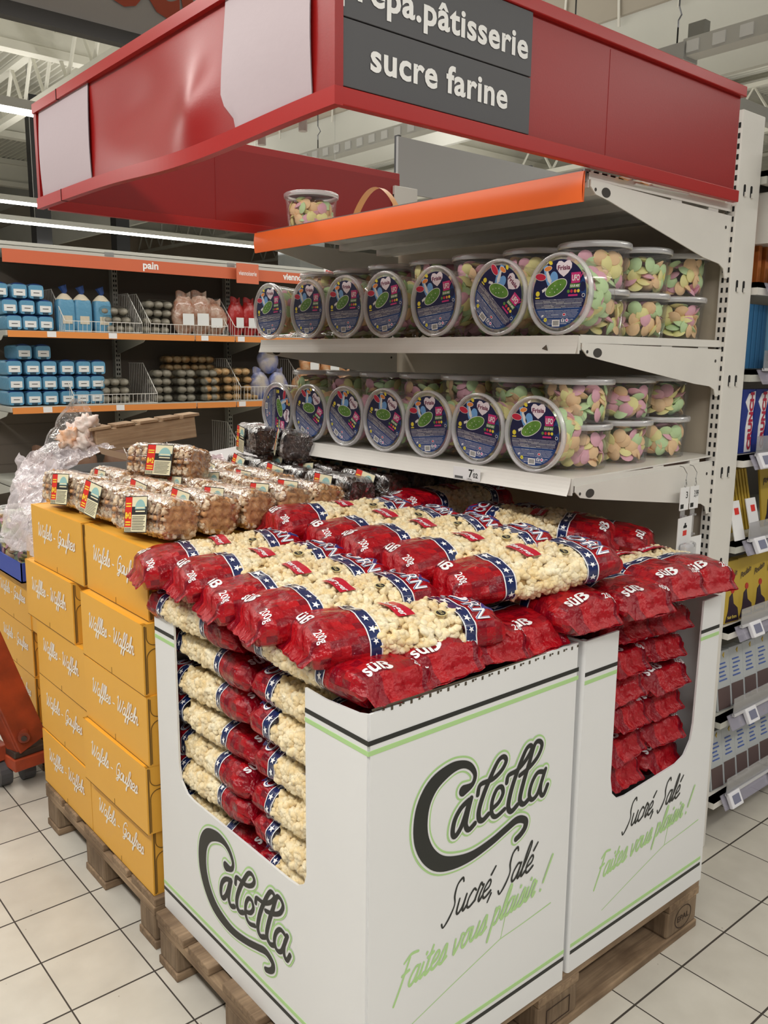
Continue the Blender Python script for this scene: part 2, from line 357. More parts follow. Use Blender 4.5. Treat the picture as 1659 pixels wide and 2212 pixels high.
tag(MB().tube([(9.87, 6.0, 6.19-.6), (9.6, 6.0, 5.7), (9.32, 6.0, 5.49), (9.0, 6.0, 5.2)], .045, 8).build('drain_pipe', mat('dark_green_pipe', (.006, .03, .022), .35)), 'dark green pipe slanting down behind the red canopy', 'pipe')
# hanging aisle board at the top left
hb = empty('hanging_aisle_board', (.9, 4.0, 3.3), label='pale grey hanging board with dark lower band above the red canopy', cat='sign')
MB().box(-.3, 3.6, 3.98, 4.02, 3.31, 4.3).build('panel', mat('pale_board', (.40, .38, .38), .6), hb)
MB().box(-.3, 3.6, 3.965, 4.035, 3.27, 3.345).build('edge_band', mat('dark_band', (.035, .032, .032), .5), hb)
b = MB(); put2d(b, text_mesh('bocul', .62, .035), lambda a, c: (1.06+a*.78, 3.972, 3.50+c)); b.build('lettering', mat('rust_print', (.42, .07, .035), .6), hb)
# ---------------------------------------------------------------- end-of-aisle shelving unit
UNIT = empty('shelving_unit', (1.45, .9, 0), label='off-white metal end-of-aisle shelving unit carrying the red canopy', cat='shelving')
MB().box(1.462, 1.468, .235, 1.62, .12, 2.06).build('back_panel', BEIGE, UNIT)
for z in (.55, 1.03, 1.17, 1.56, 1.86):
    pass
for yy in (.2, 1.62):
    P = MB().box(1.44, 1.56, yy, yy+.035, 0, 2.19).build('upright_post', WHITE, UNIT, bevel=.003)
    b = MB()
    for k in range(78):
        z = .08+k*.0268
        for c in (yy+.0085, yy+.0235): b.box(1.4388, 1.4402, c-.003, c+.003, z, z+.0135)
    b.build('slot_row', DARK, P)
    b = MB()
    for z in (1.987, 1.734, 1.473, 1.211, .937, .66, .375, .1):
        for x in (1.475, 1.512):
            b.prism([(x-.006+.006*(1-cos(t)), z+.012*sin(t)) if False else (x+.0055*cos(t), z+(.011 if sin(t) > 0 else -.011)+.005*sin(t)) for t in [2*pi*i/12 for i in range(12)]], 'y', yy-.0012, yy-.0002)
            MB().box(x-.001, x+.006, yy-.006, yy-.001, z-.016, z-.004).build('hook', WHITE, P)
    b.build('hook_hole', DARK, P)
MB().box(1.40, 1.56, .235, 1.62, .0, .12).build('base_plinth', WHITE, UNIT)
def bracket(x0, y, zt, zf, drop, back=1.44, nose=.03, name='bracket', parent=None):
    """tapered steel bracket seen from the side, with rounded nose and a foot that hooks in the post"""
    pts = [(x0, zf), (x0, zf-nose*.5), (x0+.02, zf-nose), (x0+.07, zf-nose-.008), (back-.13, zt-drop*.72), (back-.05, zt-drop*.78), (back-.025, zt-drop*.85), (back-.015, zt-drop), (back, zt-drop), (back, zt)]
    o = MB().prism(pts, 'y', y, y+.003).build(name, WHITE, parent)
    h = MB()
    cx, cz = x0+.058, zf-.022
    h.prism([(cx+.017*cos(t), cz+.011*sin(t)) for t in [2*pi*i/16 for i in range(16)]], 'y', y-.0008, y-.0002)
    for (hx, hz, r) in ((x0+.018, zf-.02, .004), (back-.03, zt-.032, .0045)): h.prism([(hx+r*cos(t), hz+r*sin(t)) for t in [2*pi*i/10 for i in range(10)]], 'y', y-.0008, y-.0002)
    h.build('bracket_hole', mat('shade_hole', (.05, .045, .04), .8), o)
    return o
def shelf(zt, zf, drop, lip, y0=.216, y1=1.592, x0=.806, lipmat=None, x1=1.455):
    S = MB()
    S.add([(x0, y0, zf), (x1, y0, zt), (x1, y1, zt), (x0, y1, zf), (x0, y0, zf-.004), (x1, y0, zt-.004), (x1, y1, zt-.004), (x0, y1, zf-.004)], [(0, 1, 2, 3), (7, 6, 5, 4), (0, 4, 5, 1), (1, 5, 6, 2), (2, 6, 7, 3), (3, 7, 4, 0)])
    S.box(x0, x0+.004, y0, y1, zf-.035, zf)
    for fx in (.12, .34, .52):   # stiffening channels below
        zz = zf+(zt-zf)*fx/.65-.004; S.box(x0+fx, x0+fx+.05, y0, y1, zz-.022, zz)
    S.box(x0, x1, y0-.002, y0+.001, zf-.018, zf+.001)
    o = S.build('shelf', WHITE, UNIT)
    bracket(x0+.003, y0-.006, zt-.018, zf-.018, drop, parent=o); bracket(x0+.003, y1+.003, zt-.018, zf-.018, drop, parent=o)
    return o
# upper shelf with the orange price rail
s3 = shelf(1.935, 1.947, .165, .05)
b = MB(); b.grid(lambda u, v: (.784-.004*sin(pi*v), .212+1.385*u, 1.878+.066*v), 2, 6); b.grid(lambda u, v: (.788, .212+1.385*u, 1.878+.066*v), 2, 1)
b.box(.784, .789, .2115, .2125, 1.878, 1.944)
b.build('price_rail', ORANGE, s3, smooth=True)
b = MB().box(.79, .806, .22, 1.59, 1.925, 1.948); b.build('rail_holder', GREYM, s3)
b = MB()
for k in range(5): b.box(.79+k*.032, .81+k*.032, .214, .222, 1.945, 1.950)
b.build('edge_clip', GREYM, s3)
s2 = shelf(1.578, 1.584, .13, .04)
b = MB(); b.grid(lambda u, v: (.800-.010*(1-v)**2, .216+1.376*u, 1.541+.043*v), 2, 5); b.box(.800, .806, .216, 1.592, 1.541, 1.583)
b.build('price_rail', WHITE, s2)
MB().prism([(.30, 1.548), (.318, 1.553), (.305, 1.562)], 'x', .7925, .7935).build('tear_mark', mat('dirt_mark', (.1, .08, .06), .8), s2)
s1 = shelf(1.262, 1.246, .15, .05)
b = MB(); b.grid(lambda u, v: (.798-.014*(1-v)**1.5, .216+1.376*u, 1.205+.043*v), 2, 5); b.box(.800, .806, .216, 1.592, 1.205, 1.247)
b.build('price_rail', WHITE, s1)
# price label on the lowest rail
pl = empty('price_label', (.79, .55, 1.205), label='small white shelf label reading 7,02 on the lowest shelf edge', cat='price label')
MB().box(.7835, .7845, .50, .60, 1.2075, 1.2395).build('paper', PAPER, pl)
b = MB()
put2d(b, text_mesh('7', .030, .02), lambda a, c: (.7830, .542-a, 1.2155+c)); put2d(b, text_mesh('€', .008), lambda a, c: (.7830, .527-a, 1.2325+c)); put2d(b, text_mesh('02', .018, .02), lambda a, c: (.7830, .526-a, 1.2155+c))
for k in range(12): b.box(.7828, .7832, .592-k*.0026, .5935-k*.0026, 1.209, 1.2155)
put2d(b, text_mesh('1,025kg', .006), lambda a, c: (.7830, .548-a, 1.2085+c))
b.build('lettering', BLACKP, pl)

# loose things on the top shelf
tag(MB().grid(lambda u, v: (.845+.04*v, 1.13-.20*u+.02*v, 1.952+.075*sin(pi*u)**.8+.004*v), 16, 2).build('orange_strap', mat('amber_plastic', (.75, .33, .08), .4), smooth=True), 'loop of flat orange plastic strap on the top shelf beside the lone sweet tub', 'strap', 'orange plastic straps on the top shelf')
for k, (x, lab) in enumerate(((.90, 'flat orange strap end over the top bracket, nearer the shelf corner'), (.985, 'flat orange strap end over the top bracket, further from the shelf corner'))):
    tag(MB().add([(x, .20, 1.945), (x+.035, .20, 1.943), (x+.11, .24, 1.960), (x+.07, .24, 1.961), (x, .20, 1.943), (x+.035, .20, 1.941), (x+.11, .24, 1.958), (x+.07, .24, 1.959)], [(0, 1, 2, 3), (7, 6, 5, 4), (0, 4, 5, 1), (1, 5, 6, 2), (2, 6, 7, 3), (3, 7, 4, 0)]).build('orange_strap', mat('amber_plastic'), None), lab, 'strap', 'orange plastic straps on the top shelf')
tag(MB().add([(.98, .205, 1.942), (1.22, .21, 1.950), (1.22, .45, 1.945), (1.02, .5, 1.942), (.98, .205, 1.939), (1.22, .21, 1.947), (1.22, .45, 1.942), (1.02, .5, 1.939)], [(0, 1, 2, 3), (7, 6, 5, 4), (0, 4, 5, 1), (1, 5, 6, 2), (2, 6, 7, 3), (3, 7, 4, 0)]).build('loose_card', PAPER), 'white card lying on the top shelf under the red canopy end', 'card', 'loose cards on the top shelf')
tag(MB().add([(.83, .24, 1.953), (.86, .7, 1.953), (1.1, .7, 1.956), (1.1, .24, 1.958), (.83, .24, 1.9505), (.86, .7, 1.9505), (1.1, .7, 1.953), (1.1, .24, 1.955)], [(0, 1, 2, 3), (7, 6, 5, 4), (0, 4, 5, 1), (1, 5, 6, 2), (2, 6, 7, 3), (3, 7, 4, 0)]).build('loose_card', mat('grey_sheet', (.5, .52, .52), .4)), 'thin grey sheet lying along the front of the top shelf', 'card', 'loose cards on the top shelf')

# ---------------------------------------------------------------- red canopy (dull painted metal)
CAN = empty('canopy', (.7, .9, 1.95), label='red metal box canopy over the end of the aisle with a dented left side', cat='canopy')
X0, X1, Y0, Y1, Z0, Z1 = .068, 1.425, .187, 1.649, 1.955, 2.225
MB().box(X0+.012, X1-.01, Y0+.012, Y0+.016, Z0+.01, Z1-.01).box(.84, .842, Y0+.0112, Y0+.0122, Z0+.02, Z1-.02).build('side_panel', RED, CAN)
MB().box(X0+.03, X1+.05, Y1-.016, Y1-.012, Z0+.01, Z1-.01).box(.655, .657, Y1-.0175, Y1-.016, Z0+.02, Z1-.02).build('far_panel', RED, CAN)
def bulge(y): return math.exp(-((y-.76)/.27)**2)
def lipdrop(y): return -.026*math.exp(-((y-.72)/.30)**2)
def frontf(u, v):
    y = Y0+.01+(Y1-Y0-.02)*u; z = Z0+.02+(Z1-Z0-.03)*v
    k = (1-v)**1.3
    return (X0+.012-.028*bulge(y)*k-.022*math.exp(-((y-.66)/.07)**2)*math.exp(-((v-.30)/.3)**2)+.012*math.exp(-((y-1.0)/.18)**2)*math.exp(-((v-.55)/.3)**2), y, z+lipdrop(y)*(1-v))
b = MB(); b.grid(frontf, 90, 16); b.build('front_panel', RED, CAN, smooth=True)
# trims: top and bottom rims, the front bottom rim follows the dent
def rim(z, h, d, name):
    MB().box(X0+.0005, X1, Y0, Y0+d, z, z+h).build(name, REDT, CAN, bevel=.002); MB().box(X0+.03, X1+.05, Y1-d, Y1, z, z+h).build(name, REDT, CAN, bevel=.002)
rim(Z1-.012, .026, .016, 'top_trim'); rim(Z0-.006, .030, .018, 'bottom_trim')
def bar(fn, h, d, name):
    b = MB(); n = 60; vs = []
    for i in range(n+1):
        x, y, z = fn(Y0-.0006+(Y1-Y0+.0006)*i/n); vs += [(x, y, z), (x+d, y, z), (x+d, y, z+h), (x, y, z+h)]
    fs = [(4*i+a, 4*i+(a+1) % 4, 4*i+4+(a+1) % 4, 4*i+4+a) for i in range(n) for a in range(4)]+[(3, 2, 1, 0), (4*n, 4*n+1, 4*n+2, 4*n+3)]
    b.add(vs, fs); return b.build(name, REDT, CAN)
bar(lambda y: (X0-.026*bulge(y), y, Z0-.006+lipdrop(y)), .030, .018, 'front_bottom_trim')
bar(lambda y: (X0, y, Z1-.012), .026, .016, 'front_top_trim')
MB().box(X0-.001, X0+.017, 1.45, 1.453, Z1-.013, Z1+.0145).box(X0-.001, X0+.019, 1.45, 1.453, Z0-.007, Z0+.0245).build('trim_seam', DARK, CAN)
MB().box(X0+.002, X0+.02, Y0+.002, Y0+.02, Z0+.001, Z1-.001).build('corner_post', RED, CAN); MB().box(X0+.004, X0+.03, Y1-.02, Y1, Z0, Z1).build('corner_post', RED, CAN)
[MB().lathe([(.008, 0), (.008, .02), (.014, .022), (.014, .03)], 10, T=Matrix.Translation((X0+.035, y, Z0-.02)), close=True).build('fixing_screw', mat('pale_plastic', (.6, .6, .58), .5), CAN) for y in (.33, .47)]
# pale sheets stuck to the front panel
def sheet(y0, y1, v0, v1, torn=False):
    b = MB(); n = 10
    def fn(u, v):
        y = y0+(y1-y0)*u; vv = v0+(v1-v0)*v
        if torn and u > .85 and v < .25: y -= (u-.85)*.35*(1-v/.25); vv += .04*(u-.85)/.15*(1-v/.25)
        p = frontf((y-Y0-.01)/(Y1-Y0-.02), vv)
        return (p[0]-.004-.005*sin(pi*v), p[1], p[2])
    b.grid(fn, n, n); b.grid(lambda u, v: (fn(u, v)[0]+.002,)+tuple(fn(u, v)[1:]), n, n); return b
tag(sheet(.262, .552, .015, 1.0, True).build('pale_sheet', PINKST, smooth=True), 'large pale sheet with a torn corner stuck on the red canopy front', 'sheet', 'pale sheets stuck on the canopy')
tag(sheet(1.25, 1.615, .03, 1.0).build('pale_sheet', PINKST, smooth=True), 'pale sheet stuck on the far left end of the red canopy', 'sheet', 'pale sheets stuck on the canopy')
# charcoal sign boards with lettering
def board(z0, z1, txt, xr, zb, size, fit, lab):
    e = empty('sign_board', (.32, Y0, z0), label=lab, cat='sign', group='charcoal sign boards on the canopy')
    MB().box(X0+.006, .569, Y0+.004, Y0+.011, z0, z1).build('plate', SIGN, e, bevel=.001)
    b = MB(); put2d(b, text_mesh(txt, size*.97, .027, fit=fit, space=1.06), lambda a, c: (xr-fit+a, Y0+.0028, zb+c)); b.build('lettering', LETTER, e)
board(Z0+.026, 2.089, 'sucre farine', .500, 2.018, .068, .352, 'charcoal sign board reading sucre farine on the red canopy')
board(2.091, 2.212, 'prépa.pâtisserie', .556, 2.122, .068, .475, 'charcoal sign board ending in pâtisserie, above the sucre farine one')
# grey board standing behind the shelf top
tag(MB().box(1.94, 3.9, 2.18, 2.195, 2.30, 2.55).build('grey_header_board', mat('pale_grey_board', (.47, .47, .47), .5)), 'plain pale grey board standing up behind the top shelf', 'board')
tag(MB().box(1.95, 1.97, 2.195, 2.22, 0, 2.56).box(2.9, 2.92, 2.195, 2.22, 0, 2.56).build('board_stand', mat('dark_grey_steel', (.06, .06, .065), .5)), 'dark grey steel uprights carrying the pale grey board behind the top shelf', 'stand')

# ---------------------------------------------------------------- sweet tubs
TUBC = film('tub_plastic', (.995, .995, .995), .03, .05, 0., milk=.03, fm=.35); LIDC = film('lid_plastic', (.98, .98, .985), .04, .12, 0., milk=.10, fm=.35)
RIMC = film('lid_rim', (.95, .95, .96), .05, .25, 0., milk=.38, milkcol=(.92, .92, .94), fm=.3)
NAVY = mat('navy_print', (.010, .012, .075), .35, col2=(.007, .008, .05), vscale=9); NAVY2 = mat('royal_print', (.012, .05, .19), .35)
PINKP = mat('magenta_print', (.62, .03, .20), .4); SAUG = mat('saucer_green', (.16, .34, .05), .35, col2=(.08, .22, .03), vscale=40); REDP = mat('red_print', (.60, .02, .06), .4)
YELP = mat('yellow_print', (.85, .72, .05), .4); LTB = mat('sky_print', (.18, .42, .80), .4); ORP = mat('orange_print', (.85, .28, .06), .4); TXT = mat('grey_print', (.42, .43, .52), .5); HEART = mat('heart_print', (.88, .80, .86), .4); MAR = mat('maroon_print', (.18, .01, .06), .4)
CANDY = [mat('candy_pink', (.86, .46, .56), .75, bump=.03, bscale=400), mat('candy_yellow', (.92, .86, .38), .75, bump=.03, bscale=400), mat('candy_green', (.60, .82, .44), .75, bump=.03, bscale=400), mat('candy_orange', (.93, .64, .36), .75, bump=.03, bscale=400)]
TH = .112; TR = .0925
b = MB(); b.lathe([(.0, .002), (.070, .002), (.076, 0), (.0785, .003), (.0790, .006), (.0870, .094), (.0880, .104)], 40); TUB_ME = b.mesh('tub', TUBC, True)
b = MB(); b.lathe([(.0, .1075), (.080, .1075), (.0815, .1035), (.0845, .1035), (.0855, .112)], 40); LID_ME = b.mesh('lid', LIDC, True)
b = MB(); b.lathe([(.0845, .1045), (.0855, .1125), (.0885, .1145), (.0920, .1120), (.0928, .1060), (.0915, .0995), (.0895, .0990), (.0890, .1040), (.0845, .1045)], 40); RIM_ME = b.mesh('lid_rim', RIMC, True)
def ell(cx, cy, a, b_, rot=0, n=28):
    return [(cx+a*cos(t)*cos(rot)-b_*sin(t)*sin(rot), cy+a*cos(t)*sin(rot)+b_*sin(t)*cos(rot)) for t in [2*pi*i/n for i in range(n)]]
def label_mesh():
    """printed round label, local x right, y up, facing +z"""
    b = MB(); R = .0765; z0 = .1085
    mats = [NAVY, NAVY2, HEART, PINKP, SAUG, REDP, YELP, LTB, TXT, LETTER, BLACKP, ORP, MAR]
    def P(pts, mi, k): b.add([(x, y, z0+k*.00012) for x, y in pts], [tuple(range(len(pts)))], mi)
    P(ell(0, 0, R, R, 0, 56), 0, 0)
    arc = [(R*cos(t), R*sin(t)) for t in [radians(205+130*i/24) for i in range(25)]]; P(arc, 1, 1)
    P([(R*cos(t), R*sin(t)) for t in [radians(-12+40*i/12) for i in range(13)]]+[(.052, .012)], 1, 1); P(ell(.066, .013, .009, .011), 0, 2)
    # rocket trail, saucers
    P([(-.048, .062), (-.036, .066), (-.036, .050), (-.016, .028), (-.020, .014), (-.034, .020), (-.042, .036)], 7, 1); P([(-.040, .050), (-.034, .052), (-.022, .030), (-.026, .022), (-.034, .030)], 9, 2)
    P([(-.050, .010), (-.038, .016), (-.036, .010), (-.048, .004)], 9, 2)
    P(ell(-.055, .040, .0165, .0085, -.15), 9, 3); P(ell(-.055, .040, .0155, .0075, -.15), 5, 4)
    P(ell(-.034, .0575, .0115, .006, .15), 9, 3); P(ell(-.034, .0575, .0105, .005, .15), 11, 4); P(ell(-.027, .070, .006, .0042, -.5), 6, 4)
    P(ell(-.009, .0135, .0335, .0165, .42), 9, 3); P(ell(-.009, .0135, .0318, .0150, .42), 4, 4)
    P(ell(-.016, .036, .0115, .0145, .1), 7, 2)
    for x, y in ((-.02, .012), (-.012, .004), (-.005, .010), (-.026, .004), (.004, .02), (-.012, .018)): P(ell(x, y, .0012, .0012, 0, 8), 9, 5)
    hp = [(0, -.020), (-.012, -.012), (-.0215, -.001), (-.022, .008), (-.016, .0155), (-.008, .0155), (0, .011), (.008, .0155), (.016, .0155), (.022, .008), (.0215, -.001), (.012, -.012)]
    P([(x+.012, y+.057) for x, y in hp], 2, 3)
    put2d(b, text_mesh('Frisia', .0145, .03, fit=.036), lambda a, c: (-.006+a, .0525+c, z0+.0006), 12)
    P([(.034, .021), (.058, .022), (.060, .045), (.033, .045)], 3, 3); P([(.058, .035), (.067, .046), (.065, .040), (.060, .032)], 3, 3)
    put2d(b, text_mesh('UFO', .018, .03, fit=.021), lambda a, c: (.036+a, .027+c, z0+.0006), 9)
    P([(.030, .011), (.058, .011), (.060, .020), (.031, .021)], 4, 4); put2d(b, text_mesh('SOUR MIX', .0075, .03, fit=.026), lambda a, c: (.032+a, .013+c, z0+.0007), 9)
    for x, mi in ((.027, 4), (.036, 5), (.046, 11), (.055, 6)): P(ell(x, .004, .0038, .0038, 0, 12), mi, 3)
    P([(.027, -.007), (.053, -.007), (.053, -.003), (.027, -.003)], 3, 2)
    P(ell(.069, -.006, .0042, .0042, 0, 14), 9, 2); P(ell(.069, -.006, .0030, .0030, 0, 14), 0, 3)
    P(ell(-.062, .002, .006, .006, 0, 14), 6, 2); P([(-.068, -.009), (-.056, -.009), (-.056, -.006), (-.068, -.006)], 6, 2)
    rr = random.Random(3)
    for i in range(17):
        y = -.0135-.0031*i-(.003 if i > 6 else 0)-(.002 if i > 12 else 0); hw = min(sqrt(max(R*R-y*y, 0))-.005, .069); hw = min(hw, .069-.0002*i)
        x = -hw
        while x < hw-.004:
            l = rr.uniform(.008, .03); xe = min(x+l, hw); P([(x, y), (xe, y), (xe, y+.0011), (x, y+.0011)], 8 if rr.random() < .75 else 9, 2); x = xe+.0012
        if i > 13: pass
    P([(-.016, -.0735), (.006, -.0735), (.006, -.059), (-.016, -.0585)], 9, 4)
    for k in range(13): x = -.013+k*.0013; P([(x, -.071), (x+.0007, -.071), (x+.0007, -.0605), (x, -.0605)], 10, 5)
    P(ell(.015, -.060, .0047, .0047, 0, 16), 9, 4); put2d(b, text_mesh('f', .011, .04), lambda a, c: (.0132+a, -.0640+c, z0+.0007), 1); P(ell(.0265, -.0600, .0042, .0042, 0, 16), 2, 4); P(ell(.0265, -.0600, .0022, .0022, 0, 12), 3, 5)
    P(ell(-.036, -.058, .0046, .0046, 0, 16), 6, 4); P(ell(-.036, -.058, .0024, .0024, 0, 3), 4, 5); P(ell(.018, -.047, .0046, .0036, 0, 14), 9, 4); P(ell(.018, -.047, .0034, .0025, 0, 12), 5, 5); P(ell(-.045, -.049, .004, .0022, .5, 12), 9, 4)
    return b.mesh('lid_label', mats)
LABEL_ME = label_mesh()
def candy_geo(seg=14):
    vs = [(0, 0, .0062)]; prof = [(.0080, .0054), (.0135, .0030), (.0162, .0010), (.0192, .0004), (.0192, -.0004), (.0162, -.0010), (.0135, -.0030), (.0080, -.0054)]
    for r, z in prof:
        for k in range(seg): vs.append((r*cos(2*pi*k/seg), r*sin(2*pi*k/seg), z))
    vs.append((0, 0, -.0062)); n = len(prof)
    fs = [(0, 1+k, 1+(k+1) % seg) for k in range(seg)]
    fs += [(1+i*seg+k, 1+(i+1)*seg+k, 1+(i+1)*seg+(k+1) % seg, 1+i*seg+(k+1) % seg) for i in range(n-1) for k in range(seg)]
    fs += [(len(vs)-1, 1+(n-1)*seg+(k+1) % seg, 1+(n-1)*seg+k) for k in range(seg)]
    return vs, fs
CV, CF = candy_geo(); CVL, CFL = candy_geo(9)
CANDY_ME = []
for k in range(4):
    b = MB(); b.add(CV, CF); CANDY_ME.append(b.mesh('flying_saucer_candy', CANDY[k], True))
BULK = MB(); CSHORT = ['pink', 'yellow', 'green', 'orange']; NIND = [0]; ORD = ['first', 'second', 'third', 'fourth', 'fifth', 'sixth', 'seventh']
def tub_candies(seed, lying=False):
    """poses (Matrix in tub space, colour) of sweets packed against the wall and on top"""
    r = random.Random(seed); out = []
    for row in range(6):
        z = .013+row*.0142+r.uniform(-.002, .002); n = 11
        if z > .083: continue
        R = .079+.008*z/.094-.0135
        for k in range(n):
            t = 2*pi*(k+.5*(row % 2))/n+r.uniform(-.12, .12); tilt = r.choice((r.uniform(-.35, .35), r.uniform(-.5, .5), r.uniform(.6, 1.3), r.uniform(-1.3, -.6)))
            rad = R-.012*abs(sin(tilt))-r.uniform(0, .004)
            M = Matrix.Translation((rad*cos(t), rad*sin(t), z+.004)) @ Matrix.Rotation(t, 4, 'Z') @ Matrix.Rotation(pi/2+tilt, 4, 'Y') @ Matrix.Rotation(r.uniform(-.5, .5), 4, 'X')
            zz = max(z+.004, .006+.0175*abs(cos(tilt)))
            M.translation.z = zz
            out.append((M, r.choice((0, 1, 1, 2, 2, 3, 3, 0)), t, row))
    for k in range(12):
        t = r.uniform(0, 2*pi); rad = sqrt(r.random())*.058
        M = Matrix.Translation((rad*cos(t), rad*sin(t), .088+r.uniform(-.004, .006))) @ Matrix.Rotation(r.uniform(-.35, .35), 4, 'X') @ Matrix.Rotation(r.uniform(-.35, .35), 4, 'Y')
        out.append((M, r.randrange(4), 9., 7))
    return out
def add_tub(M, seed, label, group, individual=False, lying=False, print_=True, short=''):
    """M: 4x4 of the tub base; builds tub > lid (> label, rim) and fills it with sweets"""
    e = bpy.data.objects.new('candy_tub', None); e.empty_display_size = .05; COL.objects.link(e); e.matrix_world = M; tag(e, label, 'tub', group)
    link('tub_body', TUB_ME, e); l = link('lid', LID_ME, e); link('lid_rim', RIM_ME, l)
    if print_: link('lid_label', LABEL_ME, l)
    picked = {}
    R3 = M.to_3x3()
    for Mc, c, t, row in tub_candies(seed):
        W = M @ Mc; lp = Mc.translation
        if lying and (R3 @ Vector((lp.x, lp.y, 0))).z > .058: continue   # sweets settle to the low side
        d = R3 @ Vector((lp.x, lp.y, 0)); vis = d.dot(Vector((-.64, -.75, 0))) > .012 if t < 9 else True
        if individual and d.dot(Vector((-.64, -.75, 0))) > (.030 if t < 9 else .020): picked.setdefault(row, []).append((d.dot(Vector((.76, -.65, 0))), W, c))
        else: BULK.add([W @ Vector(v) for v in (CV if vis else CVL)], CF if vis else CFL, c)
    for row in sorted(picked, reverse=True):
        for k, (_, W, c) in enumerate(sorted(picked[row], key=lambda q: q[0])):
            if NIND[0] >= 300: BULK.add([W @ Vector(v) for v in CV], CF, c); continue
            o = link('flying_saucer_candy', CANDY_ME[c]); o.matrix_world = W; NIND[0] += 1
            tag(o, '%s sweet, %s layer up, %s from left, in %s' % (CSHORT[c], (ORD+['top'])[row], ORD[k], short), 'sweet', 'flying saucer sweets in the %s' % short)
    return e
UP = lambda x, y, z, r=0.0: Matrix.Translation((x, y, z)) @ Matrix.Rotation(r, 4, 'Z')
def LY(x, y, z, roll, yaw=0.0):
    """tub lying on its side with the lid towards the aisle (-x); roll turns the printed label"""
    B = Matrix(((0, 0, -1, 0), (-1, 0, 0, 0), (0, 1, 0, 0), (0, 0, 0, 1)))
    return Matrix.Translation((x, y, z)) @ Matrix.Rotation(yaw, 4, 'Z') @ B @ Matrix.Rotation(roll, 4, 'Z') @ Matrix.Scale(1.03, 4)
TG = 'clear tubs of flying saucer sweets'
sd = 100
for nm, zs, y0c, xs in (('middle', 1.5855, .325, (.99, 1.175, 1.36)), ('lowest', 1.2535, .335, (.965, 1.15, 1.335))):
    for lv in (0, 1):
        for k, x in enumerate(xs):
            sd += 1; z = zs+lv*(TH+.001)+(.003 if nm == 'lowest' else 0)*k
            add_tub(UP(x, y0c, z, .3*k), sd, 'upright clear sweet tub, %s shelf right end, %s one, %s from front' % (nm, ('bottom', 'top')[lv], ORD[k]), TG, individual=True, short='%s %s tub, %s shelf right end' % (('nearest', 'middle', 'rearmost')[k], ('bottom', 'top')[lv], nm))
for nm, zs, ys, rolls in (('middle', 1.681, (1.537, 1.307, 1.110, .919, .705, .474, .280), (.05, .0, .02, .12, .10, -.75, .0)),
                          ('lowest', 1.3445, (1.492, 1.300, 1.108, .916, .724, .532, .338), (-1.65, -.50, -.60, -.45, .10, -.12, .02))):
    for k, y in enumerate(ys):
        sd += 1
        add_tub(LY(.912, y, zs-.0005, rolls[k]), sd, 'sweet tub lying with its navy lid out, %s from left, %s shelf' % (ORD[k], nm), TG, lying=True)
for nm, zs, y0c, x in (('middle', 1.5855, .325, .99), ('lowest', 1.2535, .335, .965)):
    for k in range(1, 7):
        for lv in (0, 1):
            sd += 1
            add_tub(UP(x+.005*(k % 2), y0c+.1895*k, zs+lv*(TH+.001), k), sd, 'upright sweet tub behind the lying ones, %s shelf, %s one, %s from right' % (nm, ('bottom', 'top')[lv], ORD[k]), TG, print_=(lv == 1))
add_tub(UP(.905, 1.43, 1.951, 1.), 77, 'lone clear tub of sweets standing on the top shelf under the red canopy', TG)
# ---------------------------------------------------------------- wooden pallets
def wood(name, c1, c2, ax=0, dark=.5):
    if name in MATS: return MATS[name]
    m = bpy.data.materials.new(name); m.use_nodes = True; nt = m.node_tree; N = nt.nodes; L = nt.links; b = N['Principled BSDF']; b.inputs['Roughness'].default_value = .8
    tc = N.new('ShaderNodeTexCoord'); mp = N.new('ShaderNodeMapping'); sc = [30, 30, 30]; sc[ax] = 2.2; mp.inputs['Scale'].default_value = sc; L.new(tc.outputs['Object'], mp.inputs[0])
    n = N.new('ShaderNodeTexNoise'); n.inputs['Scale'].default_value = 2.4; n.inputs['Detail'].default_value = 7; n.inputs['Distortion'].default_value = .8; L.new(mp.outputs[0], n.inputs['Vector'])
    cr = N.new('ShaderNodeValToRGB'); cr.color_ramp.elements[0].position = .3; cr.color_ramp.elements[1].position = .72; cr.color_ramp.elements[0].color = (*c2, 1); cr.color_ramp.elements[1].color = (*c1, 1); L.new(n.outputs['Fac'], cr.inputs[0])
    n2 = N.new('ShaderNodeTexNoise'); n2.inputs['Scale'].default_value = 7; n2.inputs['Detail'].default_value = 5; L.new(tc.outputs['Object'], n2.inputs['Vector'])
    c2r = N.new('ShaderNodeValToRGB'); c2r.color_ramp.elements[0].position = .35; c2r.color_ramp.elements[1].position = .62; c2r.color_ramp.elements[0].color = (dark, dark*.92, dark*.85, 1); c2r.color_ramp.elements[1].color = (1, 1, 1, 1); L.new(n2.outputs['Fac'], c2r.inputs[0])
    mx = N.new('ShaderNodeMixRGB'); mx.blend_type = 'MULTIPLY'; mx.inputs[0].default_value = 1; L.new(cr.outputs[0], mx.inputs[1]); L.new(c2r.outputs[0], mx.inputs[2]); L.new(mx.outputs[0], b.inputs['Base Color'])
    bm = N.new('ShaderNodeBump'); bm.inputs['Strength'].default_value = .5; bm.inputs['Distance'].default_value = .004; L.new(n.outputs['Fac'], bm.inputs['Height']); L.new(bm.outputs[0], b.inputs['Normal'])
    MATS[name] = m; return m
WX = wood('pallet_wood_along', (.40, .28, .17), (.21, .14, .085), 0); WY = wood('pallet_wood_across', (.42, .30, .18), (.24, .16, .10), 1); WB = wood('pallet_block_wood', (.30, .215, .135), (.17, .115, .07), 2, .6)
